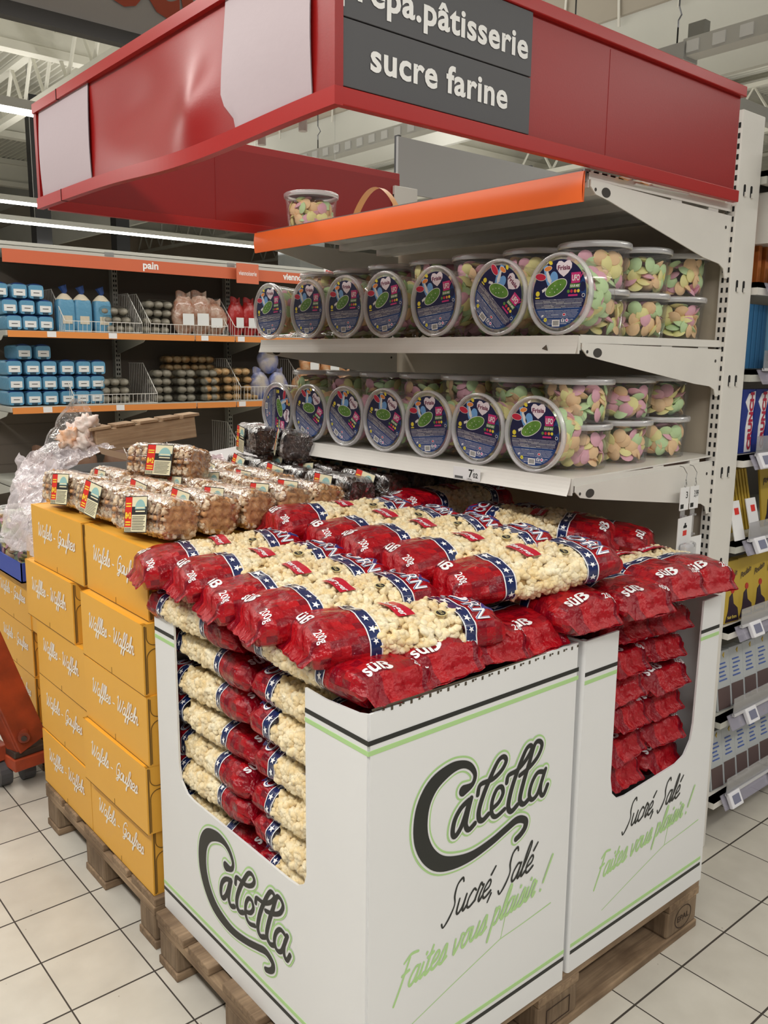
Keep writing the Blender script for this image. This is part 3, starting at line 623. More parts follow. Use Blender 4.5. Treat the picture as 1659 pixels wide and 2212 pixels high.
def pallet(x, y, label, rz=0., mark=False):
    e = empty('wooden_pallet', (x, y, 0), rz, label, 'pallet', 'euro pallets')
    r = random.Random(int(x*100+y*1000))
    for yy, w_ in ((0, .145), (.1675, .10), (.3275, .145), (.5325, .10), (.655, .145)):
        j = r.uniform(-.004, .004); MB().box(j, 1.2+j, yy, yy+w_, .122, .144).build('deck_board', WX, e, world=False, bevel=.003)
    for xx in (0, .5275, 1.055): MB().box(xx, xx+.145, 0, .8, .100, .122).build('stringer_board', WY, e, world=False, bevel=.002)
    for yy, w_ in ((0, .1), (.3275, .145), (.7, .1)):
        MB().box(0, 1.2, yy, yy+w_, 0, .022).build('bottom_board', WX, e, world=False, bevel=.003)
        for xx in (.002, .5275, 1.053): MB().box(xx, xx+.145, yy+.002, yy+w_-.002, .022, .100).build('block', WB, e, world=False, bevel=.008)
    if mark:
        b = MB(); o = []
        for k in range(40):
            t = 2*pi*k/40; t2 = 2*pi*(k+1)/40; b.add([(1.128+.040*cos(a)*q, .0012, .062+.032*sin(a)*q) for a, q in ((t, 1), (t2, 1), (t2, .93), (t, .93))], [(0, 1, 2, 3)])
        put2d(b, text_mesh('EPAL', .024, .01, fit=.056), lambda a, c: (1.100+a, .0012, .053+c))
        b.build('burnt_stamp', mat('burnt_brand', (.035, .018, .01), .9), e, world=False)
        b = MB().box(.560, .640, .0006, .0014, .036, .038).box(.560, .640, .0006, .0014, .078, .080).box(.558, .560, .0006, .0014, .036, .08).box(.640, .642, .0006, .0014, .036, .08); b.build('stamp_frame', mat('burnt_brand'), e, world=False)
    return e
pallet(-.025, .007, 'wooden pallet under the two white popcorn display boxes', mark=True)
pallet(-.012, .852, 'wooden pallet under the nearer stack of yellow waffle cartons')
pallet(.10, 1.70, 'wooden pallet under the far stack of yellow waffle cartons behind the pallet truck')

# ---------------------------------------------------------------- white display boxes
GX = .0012
def arcpts(cx, cz, r, a0, a1, n=8): return [(cx+r*cos(radians(a0+(a1-a0)*i/n)), cz+r*sin(radians(a0+(a1-a0)*i/n))) for i in range(n+1)]
LOGO = {'C': [(0.232, 0.722, 0.0232), (0.256, 0.727, 0.0117), (0.263, 0.745, 0.0103), (0.249, 0.766, 0.0138), (0.226, 0.777, 0.0165), (0.195, 0.777, 0.024), (0.156, 0.762, 0.0317), (0.132, 0.734, 0.0343), (0.123, 0.698, 0.035), (0.126, 0.659, 0.035), (0.144, 0.622, 0.0336), (0.174, 0.594, 0.0316), (0.215, 0.58, 0.0266), (0.262, 0.576, 0.0202), (0.315, 0.584, 0.0172), (0.359, 0.596, 0.0165), (0.392, 0.604, 0.0172), (0.417, 0.594, 0.0151), (0.418, 0.579, 0.0144), (0.406, 0.568, 0.0138), (0.391, 0.562, 0.0131)],
 'a': [(.247,.697,.0095),(.227,.688,.0095),(.211,.669,.0095),(.206,.645,.0095),(.213,.635,.0095),(.227,.646,.0095),(.239,.668,.0095),(.249,.694,.0095)], 'b': [(.254,.699,.0095),(.245,.671,.0095),(.241,.648,.0095),(.25,.635,.0095),(.266,.642,.0095)],
 'l': [(.272,.70,.0085),(.279,.719,.0085),(.313,.719,.0085),(.339,.73,.0085),(.351,.746,.0085),(.343,.757,.0085),(.328,.753,.0085),(.31,.73,.0095),(.29,.698,.0101),(.277,.667,.0101),(.278,.647,.0101),(.289,.641,.0095),(.304,.648,.0095)],
 'e': [(.314,.656,.0083),(.333,.663,.0083),(.345,.679,.0083),(.34,.694,.0083),(.326,.693,.0083),(.314,.672,.0083),(.314,.646,.0083),(.327,.635,.0083),(.351,.642,.0083)],
 'm': [(.355,.698,.0085),(.36,.712,.0085),(.386,.715,.0085),(.411,.729,.0085),(.428,.748,.0085),(.422,.757,.0085),(.409,.75,.0085),(.388,.716,.0095),(.37,.678,.0101),(.362,.644,.0101),(.372,.63,.0095),(.39,.638,.0095)],
 'n': [(.394,.701,.0085),(.422,.709,.0085),(.448,.725,.0085),(.46,.746,.0085),(.451,.758,.0085),(.437,.755,.0085),(.422,.72,.0095),(.406,.681,.0101),(.397,.647,.0101),(.409,.633,.0095),(.427,.64,.0095)],
 'o': [(.471,.684,.0085),(.45,.689,.0085),(.433,.672,.0085),(.426,.648,.0085),(.435,.634,.0085),(.451,.64,.0085),(.463,.662,.0085),(.474,.687,.0085)], 'p': [(.475,.689,.0085),(.463,.662,.0085),(.462,.64,.0085),(.472,.632,.0085),(.484,.651,.0085)]}
def logo(fn, dx=0, dz=0, parent=None, name='brand_lettering'):
    """fn(x, z, height) puts the print on a face; green outline, white gap, black letters"""
    b = MB()
    for layer, (grow, mi) in enumerate(((.0085, 1), (.0045, 2), (0, 0))):
        for j, k in enumerate('Cablemnop'):
            put_stroke(b, stroke2d([(q0, q1, q2*(1.0 if k == 'C' else 1.22)) for q0, q1, q2 in LOGO[k]], grow, 5), lambda p, q, h, j=j, layer=layer: fn(p+dx, q+dz, GX*(.3+.62*layer+.06*(j+.85*h))), mi)
    return b.build(name, [BLACKP, GREENP, CARD], parent)
def slogan(fn, parent, x1, z1, x2, z2, k=1.0):
    b = MB(); st = script('Sucré, Salé', .0300*k, .0048, .42, .98, .02); strokes_mesh(b, st, lambda p, q, j: fn(x1+p, z1+q*1.12, GX*(.3+.05*j))); b.build('slogan_lettering', BLACKP, parent)
    b = MB(); st = script('Faites vous plaisir !', .0285*k, .0052, .42, 1.0, .09); strokes_mesh(b, st, lambda p, q, j: fn(x2+p, z2+q*1.15, GX*(.3+.04*j)))
    und = [[(x2+.035, z2-.085, .0020), (x2+.16, z2-.050, .0022), (x2+.29, z2-.016, .0022)], [(x2+.29, z2-.016, .0022), (x2+.36, z2-.012, .0022), (x2+.45, z2-.004, .0030)], [(x2+.29, z2-.016, .002), (x2+.30, z2+.02, .0022), (x2+.31, z2+.06, .0025)]]
    strokes_mesh(b, und, lambda p, q, j: fn(p, q, GX*(.2+.05*j))); b.build('motto_lettering', GREENP, parent)
T_ = .005
A = empty('display_box', (.28, .4, .144), label='white cardboard display box nearest the camera, large brand script on both sides', cat='display box', group='white popcorn display boxes')
AW, AD, Z0, Z1 = .573, .812, .1445, .942
cut = [(.712, .945), (.712, .56)]+arcpts(.652, .562, .055, 0, -90, 8)[1:]+arcpts(.232, .552, .045, 270, 180, 8)+[(.187, .935)]
cut = [(.712, Z1), (.708, .57), (.700, .535), (.672, .512), (.64, .507), (.245, .507), (.215, .510), (.193, .524), (.185, .548), (.186, Z1-.015)]
poly = [(0.004, Z0), (AD, Z0), (AD, Z1)]+cut+[(.125, Z1-.018), (.03, Z1-.012), (.004, Z1-.006)]
MB().prism(poly, 'x', 0, T_).build('left_panel', [CARD], A)
MB().prism([(.004, Z0), (AW, Z0), (AW-.006, Z1+.002), (.3, Z1-.002), (.004, Z1-.006)], 'y', 0, T_).build('front_panel', CARD, A)
MB().box(.004, AW, AD-T_, AD, Z0, Z1).build('back_panel', CARD, A); MB().box(AW-T_, AW, .004, AD, Z0, Z1).build('right_panel', CARD, A)
MB().box(.005, AW-.005, .005, AD-.005, Z0, Z0+.01).build('base_tray', CARD, A)
b = MB()
for k in range(36):
    x = .03+.015*k+.004*((k*7) % 3); b.box(x, x+.005, -.0006, .0002, Z1-.006-.002*((k*5) % 3), Z1-.003)
b.box(.01, AW-.01, .0012, .0042, Z1-.0025, Z1+.0005); b.build('cut_edge', mat('dark_cut_edge', (.07, .055, .035), .8), A)
def stripes(e, segs, face, zb, zt):
    for nm, z, m in (('black_stripe', zt, BLACKP), ('green_stripe', zt-.0185, GREENP), ('black_stripe', zb, BLACKP), ('green_stripe', zb+.0175, GREENP)):
        b = MB()
        for a, c, skip in segs:
            if skip and z > .4:
                for p, q in ((a, skip[0]), (skip[1], c)):
                    if q > p: b = MB(); face(b, p, q, z-.0045, z+.0045); b.build(nm, m, e)
                b = None
            else: face(b, a, c, z-.0045, z+.0045)
        if b: b.build(nm, m, e)
stripes(A, [(.0, AD, (.186, .712))], lambda b, p, q, z, z2: b.box(-.0006, 0, p, q, z, z2), .199, .884)
stripes(A, [(-.0006, AW, None)], lambda b, p, q, z, z2: b.box(p, q, -.0006, 0, z, z2), .199, .884)
logo(lambda p, q, h: (p, -h, q), parent=A); logo(lambda p, q, h: (-h, .808-p, q), dx=.084, dz=-.307, parent=A)
slogan(lambda p, q, h: (p, -h, q), A, .187, .464, .066, .366)
B = empty('display_box', (.88, .4, .144), label='white cardboard display box behind the near one, cut-out showing red bag ends', cat='display box', group='white popcorn display boxes')
BX0, BX1 = .602, 1.160
cutb = [(1.077, Z1), (1.070, .62), (1.062, .578), (1.036, .545), (1.0, .533), (.785, .521), (.752, .525), (.730, .545), (.721, .585), (.719, Z1-.004)]
MB().prism([(BX0, Z0), (BX1+.012, Z0), (BX1, Z1)]+cutb+[(BX0, Z1-.004)], 'y', .004, .004+T_).build('front_panel', CARD, B)
MB().box(BX0-.006, BX0, .012, AD, Z0, Z1-.004).build('side_panel', CARD, B); MB().box(BX1-.002, BX1+.003, .012, AD, Z0, Z1).build('side_panel', CARD, B); MB().box(BX0, BX1, AD-T_, AD, Z0, Z1).build('back_panel', CARD, B)
MB().lathe([(.008, 0), (.008, Z1-.004-Z0)], 16, T=Matrix.Translation((BX0+.002, .012, Z0))).build('rounded_corner', CARD, B, smooth=True)
MB().box(BX0+.005, BX1-.005, .01, AD-.005, Z0, Z0+.01).build('base_tray', CARD, B)
stripes(B, [(BX0, BX1, (.719, 1.073))], lambda b, p, q, z, z2: b.box(p, q, .0034, .004, z, z2), .196, .862+.0)
slogan(lambda p, q, h: (p, .004-h, q), B, .783, .432, .682, .338, .93)

# ---------------------------------------------------------------- popcorn bags
BL, BWD, BT = .415, .190, .082      # length, width, thickness
def bag_fn(seed, squash=1.0):
    r = random.Random(seed); ph = [r.uniform(0, 6.28) for _ in range(8)]; off = Vector((seed*3.1, seed*1.7, 0))
    def f(s, phi, out=0.0):
        """s 0..1 along the bag, phi angle round the section (pi/2 = top)"""
        t = abs(2*s-1); a = BWD/2*(.97+.03*cos(5*s+ph[0])); k = max(0, (t-.80)/.20); a *= 1-.22*k**1.6
        bb = BT/2*squash*(max(0., 1-t**11.0))**.5*(1+.06*sin(9*s+ph[1])); bb = max(bb, .0012)
        if t > .962: bb = .0016; a *= .93
        cx, sy = cos(phi), sin(phi); e = .78
        X = a*abs(cx)**e*(1 if cx > 0 else -1); Z = bb*abs(sy)**e*(1 if sy > 0 else -1)
        p = Vector(((s-.5)*BL, X, Z)); wr = .0055*t*t
        n = noise.noise(Vector((p.x*22, X*22, Z*22))+off)*.0045+wr*(sin(phi*9+ph[2]+4*s)*.5+.5*noise.noise(Vector((s*9, phi*4, seed))))*(1 if t < .96 else .15)
        d = Vector((0, X/a*.7, Z/max(bb, .01))); 
        if d.length > 0: d.normalize()
        p += d*(n+out)
        k2 = max(0., (t-.962)/.038); p.x += (.012 if s > .5 else -.012)*k2; p.z -= .012*k2; p.x += .002*sin(p.y*160+seed)*k2
        p.z += -.010*k*k+.004*sin(3*s+ph[3])
        return p
    return f
REDB = mat('red_bag_film', (.52, .008, .022), .11, bump=1.0, bscale=24, coat=.0, det=6., spec=.42)
def redfilm():
    m = mat('red_bag_film'); nt = m.node_tree; N = nt.nodes; L = nt.links; b = N['Principled BSDF']
    uvn = N.new('ShaderNodeTexCoord'); mp = N.new('ShaderNodeMapping'); mp.inputs['Scale'].default_value = (22, 24, 1); L.new(uvn.outputs['UV'], mp.inputs[0])
    vo = N.new('ShaderNodeTexWhiteNoise'); fl_ = N.new('ShaderNodeVectorMath'); fl_.operation = 'FLOOR'; L.new(mp.outputs[0], fl_.inputs[0]); L.new(fl_.outputs[0], vo.inputs['Vector'])
    cr = N.new('ShaderNodeValToRGB'); cr.color_ramp.elements[0].color = (.16, .001, .010, 1); cr.color_ramp.elements[1].color = (.43, .005, .010, 1); L.new(vo.outputs['Value'], cr.inputs[0]); L.new(cr.outputs[0], b.inputs['Base Color'])
redfilm(); [setattr(n.inputs['Distance'], 'default_value', .022) for n in REDB.node_tree.nodes if n.type == 'BUMP']
NAVB = mat('navy_bag_film', (.010, .022, .10), .22, bump=.4, bscale=45, coat=.4); STARW = mat('star_white', (.85, .86, .88), .35)
CLR = film('popcorn_window_film', (1, 1, 1), .006, .08, 1., 38., fm=.22, det=6.)
POP = mat('popcorn_cream', (.93, .84, .60), .7, col2=(.84, .64, .31), vscale=30, bump=.25, bscale=220)
POPD = mat('popcorn_shade_core', (.42, .27, .10), .8)  # dark core colour puts shade into the gaps between kernels
RW = ((.0, .27), (.81, 1.0)); BN = ((.27, .335), (.745, .81)); WN = (.335, .745)
def skin(f, s0, s1, ns, nphi, out=0., mi=0, mb=None, uv=None):
    b = mb or MB(); base = len(b.v); b.grid(lambda u, v: f(s0+(s1-s0)*u, 2*pi*v, out), ns, nphi, mi); return b
def set_uv(me, ns, nphi, s0, s1):
    uv = me.uv_layers.new(name='UVMap'); d = uv.data
    for p in me.polygons:
        for li in p.loop_indices:
            vi = me.loops[li].vertex_index; i, j = divmod(vi, nphi+1); d[li].uv = (s0+(s1-s0)*i/ns, j/nphi*.9)
KER = []
def kernel(seed):
    bm = bmesh.new(); bmesh.ops.create_icosphere(bm, subdivisions=2, radius=1.0); off = Vector((seed*7.3, 1, 2)); r = random.Random(seed)
    lob = [Vector((r.uniform(-1, 1), r.uniform(-1, 1), r.uniform(-1, 1))).normalized() for _ in range(5)]
    for v in bm.verts:
        d = v.co.normalized(); k = .62+.45*max(max(0, d.dot(l))**3 for l in lob)+.22*noise.noise(d*2.2+off); v.co = d*k
    vs = [v.co.copy() for v in bm.verts]; fs = [tuple(v.index for v in f.verts) for f in bm.faces]; bm.free(); return vs, fs
KER = [kernel(k) for k in range(5)]
def star(cx, cy, r, rot): return [(cx+(r if k % 2 == 0 else r*.42)*cos(rot+pi*k/5), cy+(r if k % 2 == 0 else r*.42)*sin(rot+pi*k/5)) for k in range(10)]
def bag_meshes(seed):
    f = bag_fn(seed); r = random.Random(seed+50); D = {}
    for i, (a, c) in enumerate(RW):
        ns, nphi = 30, 48; me = skin(f, a, c, ns, nphi, .0006).mesh('bag_end', REDB, True); set_uv(me, ns, nphi, a, c); D['end%d' % i] = me
    for i, (a, c) in enumerate(BN):
        b = skin(f, a, c, 5, 48, .0008); e = .006
        for s in (a, c-e): skin(f, s, s+e, 1, 48, .0014, 1, b)
        D['band%d' % i] = b.mesh('star_band', [NAVB, STARW], True)
        b = MB()
        for k in range(13):
            ang = 2*pi*k/13; rad = .0085 if k % 2 else .0068; sc = (a+c)/2
            pts = star(0, 0, rad, .3*k)
            # wrap the star round the section with arc length
            b.add([f(sc+p/BL, ang+q/(.052), .0022) for p, q in pts]+[f(sc, ang, .0022)], [(k2, (k2+1) % 10, 10) for k2 in range(10)])
        D['stars%d' % i] = b.mesh('star_print', STARW)
    D['film'] = skin(f, WN[0]-.01, WN[1]+.01, 20, 56, .0035).mesh('clear_window', CLR, True)
    b = MB(); skin(f, WN[0]-.005, WN[1]+.005, 14, 36, -.013, 1, b)
    nk = 560
    for k in range(nk):
        s = r.uniform(WN[0]-.002, WN[1]+.002); phi = r.uniform(-.9, pi+.9); p = f(s, phi, -.0045-r.uniform(0, .0055))
        R = r.uniform(.0078, .0118); M = Matrix.Rotation(r.uniform(0, 6), 3, 'X') @ Matrix.Rotation(r.uniform(0, 6), 3, 'Z'); vs, fs = KER[k % 5]
        b.add([p+R*(M @ v) for v in vs], fs, 0)
    D['pop'] = b.mesh('popcorn', [POP, POPD], True)
    # prints: text runs across the bag (towards -y), top of letters towards +x
    def pr(txt, s, y0, size, fit, out=.0016, bold=.03, mi=0, mb=None, hh=1.0, rings=True):
        b2 = mb or MB(); vs, fs = text_mesh(txt, size, bold, fit=fit, res=3)
        b2.add([f(s+q*hh/BL, pi/2-(y0-p)/(-.070) if False else pi/2-(y0-p)/.070*1.0, out) for p, q in vs], fs, mi); return b2
    b = MB()
    # small red panel behind the sweet flavour word
    pr('süß', .052, .050, .034, .050, .0020, .022, 0, b); pr('200g', .050, -.030, .021, .042, .0020, .012, 0, b); D['let'] = b.mesh('flavour_lettering', STARW)
    b = MB()
    for out, grow, mi in ((.0018, .05, 0), (.0026, .028, 1)):
        pr('FUN', .893, .052, .036, .088, out, grow, mi, b); pr('CORN', .830, .062, .040, .128, out, grow, mi, b)
    pr('CORN', .830, .062, .040, .128, .0034, -.002, 0, b)
    D['title'] = b.mesh('title_lettering', [STARW, mat('blue_letter', (.03, .04, .22), .3)])
    b = MB(); n = 10; SM = .50
    def patch(cx, cy, hw, hh, mi, out, nn=8):
        g = []
        b.grid(lambda u, v: f(SM+cx/BL+(2*v-1)*hh/BL*(1-.0*u), pi/2-(cy+(1-2*u)*hw)/.080, out), nn, nn, mi)
    patch(0, .0, .036, .018, 0, .0048); pr('Stenger', SM-.006/BL-.008, .031, .020, .062, .0058, .02, 1, b)
    D['badge'] = b.mesh('maker_badge', [mat('badge_red', (.50, .008, .03), .3), STARW], False)
    b = MB(); cx, cy = .070, -.040
    b.add([f(SM+(cx+.0125*cos(t))/BL, pi/2-(cy+.0125*sin(t))/.080, .0050) for t in [2*pi*k/24 for k in range(24)]]+[f(SM+cx/BL, pi/2-cy/.08, .0052)], [(k, (k+1) % 24, 24) for k in range(24)], 0)
    b.add([f(SM+(cx+.0095*cos(t))/BL, pi/2-(cy+.0095*sin(t))/.080, .0056) for t in [2*pi*k/24 for k in range(24)]]+[f(SM+cx/BL, pi/2-cy/.08, .0058)], [(k, (k+1) % 24, 24) for k in range(24)], 1)
    vs, fs = text_mesh('DLG', .009, .02, fit=.014); b.add([f(SM+(cx+q-.003)/BL, pi/2-(cy+.007-p)/.080, .0064) for p, q in vs], fs, 0)
    D['seal'] = b.mesh('quality_seal', [mat('seal_gold', (.62, .52, .25), .4), mat('seal_black', (.02, .02, .02), .4)])
    return D
BAGS = [bag_meshes(k) for k in (1, 2, 3)]
BG = 'sweet popcorn bags of 200 g'
NB = [0]
def bag(c, yaw, label, tilt=0., roll=0., v=None, sx=1.0, sz=1.0):
    D = BAGS[(NB[0] if v is None else v) % 3]; NB[0] += 1
    e = empty('popcorn_bag', c, 0, label, 'popcorn bag', BG); e.rotation_euler = (radians(roll), radians(tilt), radians(yaw)); e.scale = (sx, 1, sz)
    for i in (0, 1):
        en = link('bag_end', D['end%d' % i], e)
        link('lettering', D['let' if i == 0 else 'title'], en); bd = link('star_band', D['band%d' % i], e); link('star_print', D['stars%d' % i], bd)
    w_ = link('clear_window', D['film'], e); link('maker_badge', D['badge'], w_); link('quality_seal', D['seal'], w_)
    p = link('popcorn', D['pop'], e); p['kind'] = 'stuff'
    return e
def bag_seg(a, c, label, **k):
    a = Vector(a); c = Vector(c); d = c-a; m = (a+c)/2
    return bag(m, math.degrees(atan2(d.y, d.x)), label, tilt=-math.degrees(atan2(d.z, sqrt(d.x*d.x+d.y*d.y))), sx=k.pop('sx', 1.0), **k)
TOPN = ['nearest the camera', 'second one back', 'third one back', 'fourth one back', 'farthest back']
# top layer, left file (long axis along the shelf aisle)
for k, (a, c) in enumerate((((-.012, .205, 1.005), (.392, .098, 1.012)), ((-.030, .352, 1.012), (.372, .262, 1.035)), ((-.030, .505, 1.02), (.372, .412, 1.045)), ((-.022, .655, 1.025), (.378, .560, 1.055)), ((-.030, .835, 1.02), (.365, .735, 1.055)))):
    bag_seg(a, c, 'popcorn bag on top of the near display box, left file, %s' % TOPN[k], sz=1.05)
for k, (a, c) in enumerate((((.352, .205, 1.060), (.740, .075, 1.095)), ((.332, .345, 1.068), (.724, .232, 1.105)), ((.330, .500, 1.076), (.726, .385, 1.105)), ((.335, .645, 1.085), (.730, .535, 1.105)), ((.315, .800, 1.092), (.715, .700, 1.110)))):
    bag_seg(a, c, 'popcorn bag on top of the near display box, right file, %s' % TOPN[k], sz=1.05)
# back of the second display box
bag_seg((.78, .84, 1.09), (1.18, .80, 1.10), 'popcorn bag at the very back under the lowest shelf, beside the dark waffle packs')
bag_seg((1.140, .20, 1.045), (.98, .575, 1.085), 'popcorn bag with its red end pointing right under the hanging clip strips')
bag_seg((1.02, .235, 1.065), (.84, .60, 1.10), 'popcorn bag lying left of the one under the hanging clip strips')
# front of the second display box: ends face the aisle
for k, (x, y, z, yaw) in enumerate(((.615, .185, .995, 86), (.795, .165, 1.000, 84), (.955, .175, 1.005, 82), (1.095, .170, 1.000, 78))):
    bag((x, y, z), yaw, 'popcorn bag, red end over the second display box front, %s from left' % ORD[k], sz=1.0)
# rim layer of the near box
for k, (x, y, z, yaw, ro) in enumerate(((.088, .222, .962, 90, 4), (.235, .225, .965, 84, -6), (.375, .228, .967, 85, 6), (.492, .225, .968, 84, -5))):
    bag((x, y, z), yaw, 'popcorn bag, red end behind the near display box rim, %s from the near corner' % ORD[k], roll=ro)
bag((.080, .640, .945), 90, 'popcorn bag with its end poking out over the left rim of the near box')
for k, (x, y) in enumerate(((.26, .63), (.42, .63))): bag((x, y, .94), 90, 'popcorn bag under the top files of the near box, %s in from left rim' % ORD[k+1])
# bags behind the cut-out of the near box
LZ = ['top', 'second', 'third', 'fourth', 'fifth', 'lowest']
for k in range(6):
    z1 = (.868, .785, .705, .628, .550, .473)[k]; r = random.Random(k); dd = (.0, .012, -.02, .015, -.01, .01)[k]
    bag((.098+r.uniform(0, .008), .219+abs(dd)*.2, z1), 90+r.uniform(-2, 2), 'popcorn bag in the near box cut-out, near stack, %s layer' % LZ[k], roll=r.uniform(-8, 8), tilt=r.uniform(-3, 3), sx=.92)
    bag((.100+r.uniform(0, .01), .613+dd*.15, z1-.012), 90+r.uniform(-3, 3), 'popcorn bag in the near box cut-out, far stack, %s layer' % LZ[k], roll=r.uniform(-8, 8), tilt=r.uniform(-3, 3), sx=.935)
# bags behind the cut-out of the second box
LZ2 = ['top', 'second', 'third', 'fourth', 'fifth', 'sixth', 'lowest']
for k in range(6):
    r = random.Random(k+20); dy = (.0, -.012, .006, -.008, .004, -.004)[k]; z = (.912, .840, .766, .694, .622, .552)[k]
    bag((.800+r.uniform(-.010, .010), .232+dy*.5, z), 90+r.uniform(-6, 6), 'red bag end in the second box cut-out, left stack, %s layer' % LZ2[k], roll=r.uniform(-6, 6), sz=.95)
    bag((.985+r.uniform(-.010, .010), .234-dy*.5, z-.010), 90+r.uniform(-6, 6), 'red bag end in the second box cut-out, right stack, %s layer' % LZ2[k], roll=r.uniform(-6, 6), sz=.95)
# ---------------------------------------------------------------- yellow waffle cartons
YEL = mat('yellow_card', (.80, .42, .055), .5, var=.05, vscale=2.5); YELI = mat('yellow_card_inside', (.86, .40, .03), .5); SEAM = mat('carton_seam', (.16, .085, .015), .8); SCRW = mat('carton_white_print', (.86, .83, .76), .5)
CW, CH, CDp = .400, .1825, .585
YT = [0, 0]
def carton_me():
    D = {}
    b = MB().box(0, CDp, 0, CW, 0, CH); D['body'] = b.mesh('carton_body', YEL)
    # closing flaps on the short end facing -y, with curved tuck seams
    b = MB(); b.box(.004, .008, -.0008, 0, .004, CH-.004)
    r = .022; z = CH*.70
    pts = [(.010, CH-.006), (.010, z+r)]+arcpts(.010+r, z+r, r, 180, 270, 6)+[(CDp-.02, z)]
    b.tube([(x, -.0006, zz) for x, zz in pts], .0013, 4)
    pts = [(.010, .006), (.010, z-.010-r)]+arcpts(.010+r, z-.010-r, r, 180, 90, 6)+[(CDp-.02, z-.010)]
    b.tube([(x, -.0006, zz) for x, zz in pts], .0013, 4)
    D['seam'] = b.mesh('tuck_flap_seam', SEAM)
    b = MB(); b.box(-.0006, 0, CW*.50, CW*.504, 0, .018).box(-.0006, 0, 0, CW, 0, .0014); D['slit'] = b.mesh('lock_slit', SEAM)
    for key, tx in (('g', 'Wafels - Gaufres'), ('w', 'Waffles - Waffeln')):
        b = MB(); st = script(tx, .0205, .0038, .30, .92); mx = max(p[0] for s in st for p in s); sc = .300/mx
        strokes_mesh(b, st, lambda p, q, j: (-.0006-.00005*j, CW-.050-p*sc, .093+q*1.08)); D[key] = b.mesh('carton_lettering', SCRW)
    b = MB(); b.box(.0, CDp, 0, .012, CH, CH+.001).box(0, CDp, CW-.012, CW, CH, CH+.001).box(0, .012, 0, CW, CH, CH+.001).box(CDp-.012, CDp, 0, CW, CH, CH+.001); D['rim'] = b.mesh('lid_edge', YELI)
    return D
CM = carton_me()
CG = 'yellow waffle cartons'
def carton(x, y, z, key, label, rz=0.):
    e = empty('waffle_carton', (x, y, z), rz, label, 'carton', CG)
    link('carton_body', CM['body'], e); link('tuck_flap_seam', CM['seam'], e); link('lock_slit', CM['slit'], e); link('lid_edge', CM['rim'], e)
    if key: link('carton_lettering', CM[key], e)
    return e
LV = ['lowest', 'second', 'third', 'fourth', 'top']
for k, (x, y, key, rz) in enumerate(((-.004, .868, 'g', .0), (-.020, .852, 'g', .010), (-.012, .850, 'w', .0), (-.012, .858, 'w', -.006), (.012, .870, 'g', -.012))):
    carton(x, y, .1445+.1842*k, key, 'yellow waffle carton in the front stack beside the white box, %s layer' % LV[k], rz)
for k, (x, y, key, rz) in enumerate(((-.004, 1.272, 'w', .0), (.002, 1.282, 'g', .004), (.0, 1.278, 'w', .0), (-.002, 1.345, 'w', .0), (.012, 1.286, 'g', .010))):
    carton(x, y, .1445+.1842*k, key, 'yellow waffle carton in the middle front stack, %s layer' % LV[k], rz)
for j, y in enumerate((.868, 1.278)):
    for k in range(5): carton(.605, y, .1445+.1842*k, None, 'yellow waffle carton at the back of the near pallet, %s stack, %s layer' % (('right', 'left')[j], LV[k]))
for k in range(4): carton(.125+(.02, .045, .0, -.005)[k], 1.715+(.03, 0, .03, .0)[k], .1445+.1842*k, ('g', 'g', 'g', 'w')[k], 'yellow waffle carton in the far stack partly hidden by the middle one, %s layer' % LV[k], (.01, .0, -.01, 0)[k])
for k in range(3): carton(.125, 2.135, .1445+.1842*k, 'g', 'yellow waffle carton in the leftmost stack under the blue tray, %s layer' % LV[k])
# blue tray with sweet tubs at the left edge
BT_ = empty('blue_tray', (.36, 2.33, .70), label='blue cardboard tray holding sweet tubs on the leftmost yellow stack', cat='tray')
BLU = mat('blue_card', (.035, .075, .42), .5)
z0 = .6985
MB().box(.10, .66, 2.13, 2.53, z0, z0+.006).build('tray_base', BLU, BT_); MB().box(.10, .104, 2.13, 2.53, z0, z0+.075).box(.656, .66, 2.13, 2.53, z0, z0+.075).box(.10, .66, 2.13, 2.134, z0, z0+.075).box(.10, .66, 2.526, 2.53, z0, z0+.075).build('tray_wall', BLU, BT_)
for k, (x, y) in enumerate(((.20, 2.235), (.20, 2.43), (.395, 2.235), (.395, 2.43))):
    for lv in (0, 1):
        sd += 1; add_tub(UP(x, y, z0+.0065+lv*(TH+.001), k), sd, 'clear tub of sweets in the blue tray at the left edge, %s one, %s' % (('bottom', 'top')[lv], ('front right', 'front left', 'back right', 'back left')[k]), TG, print_=False)

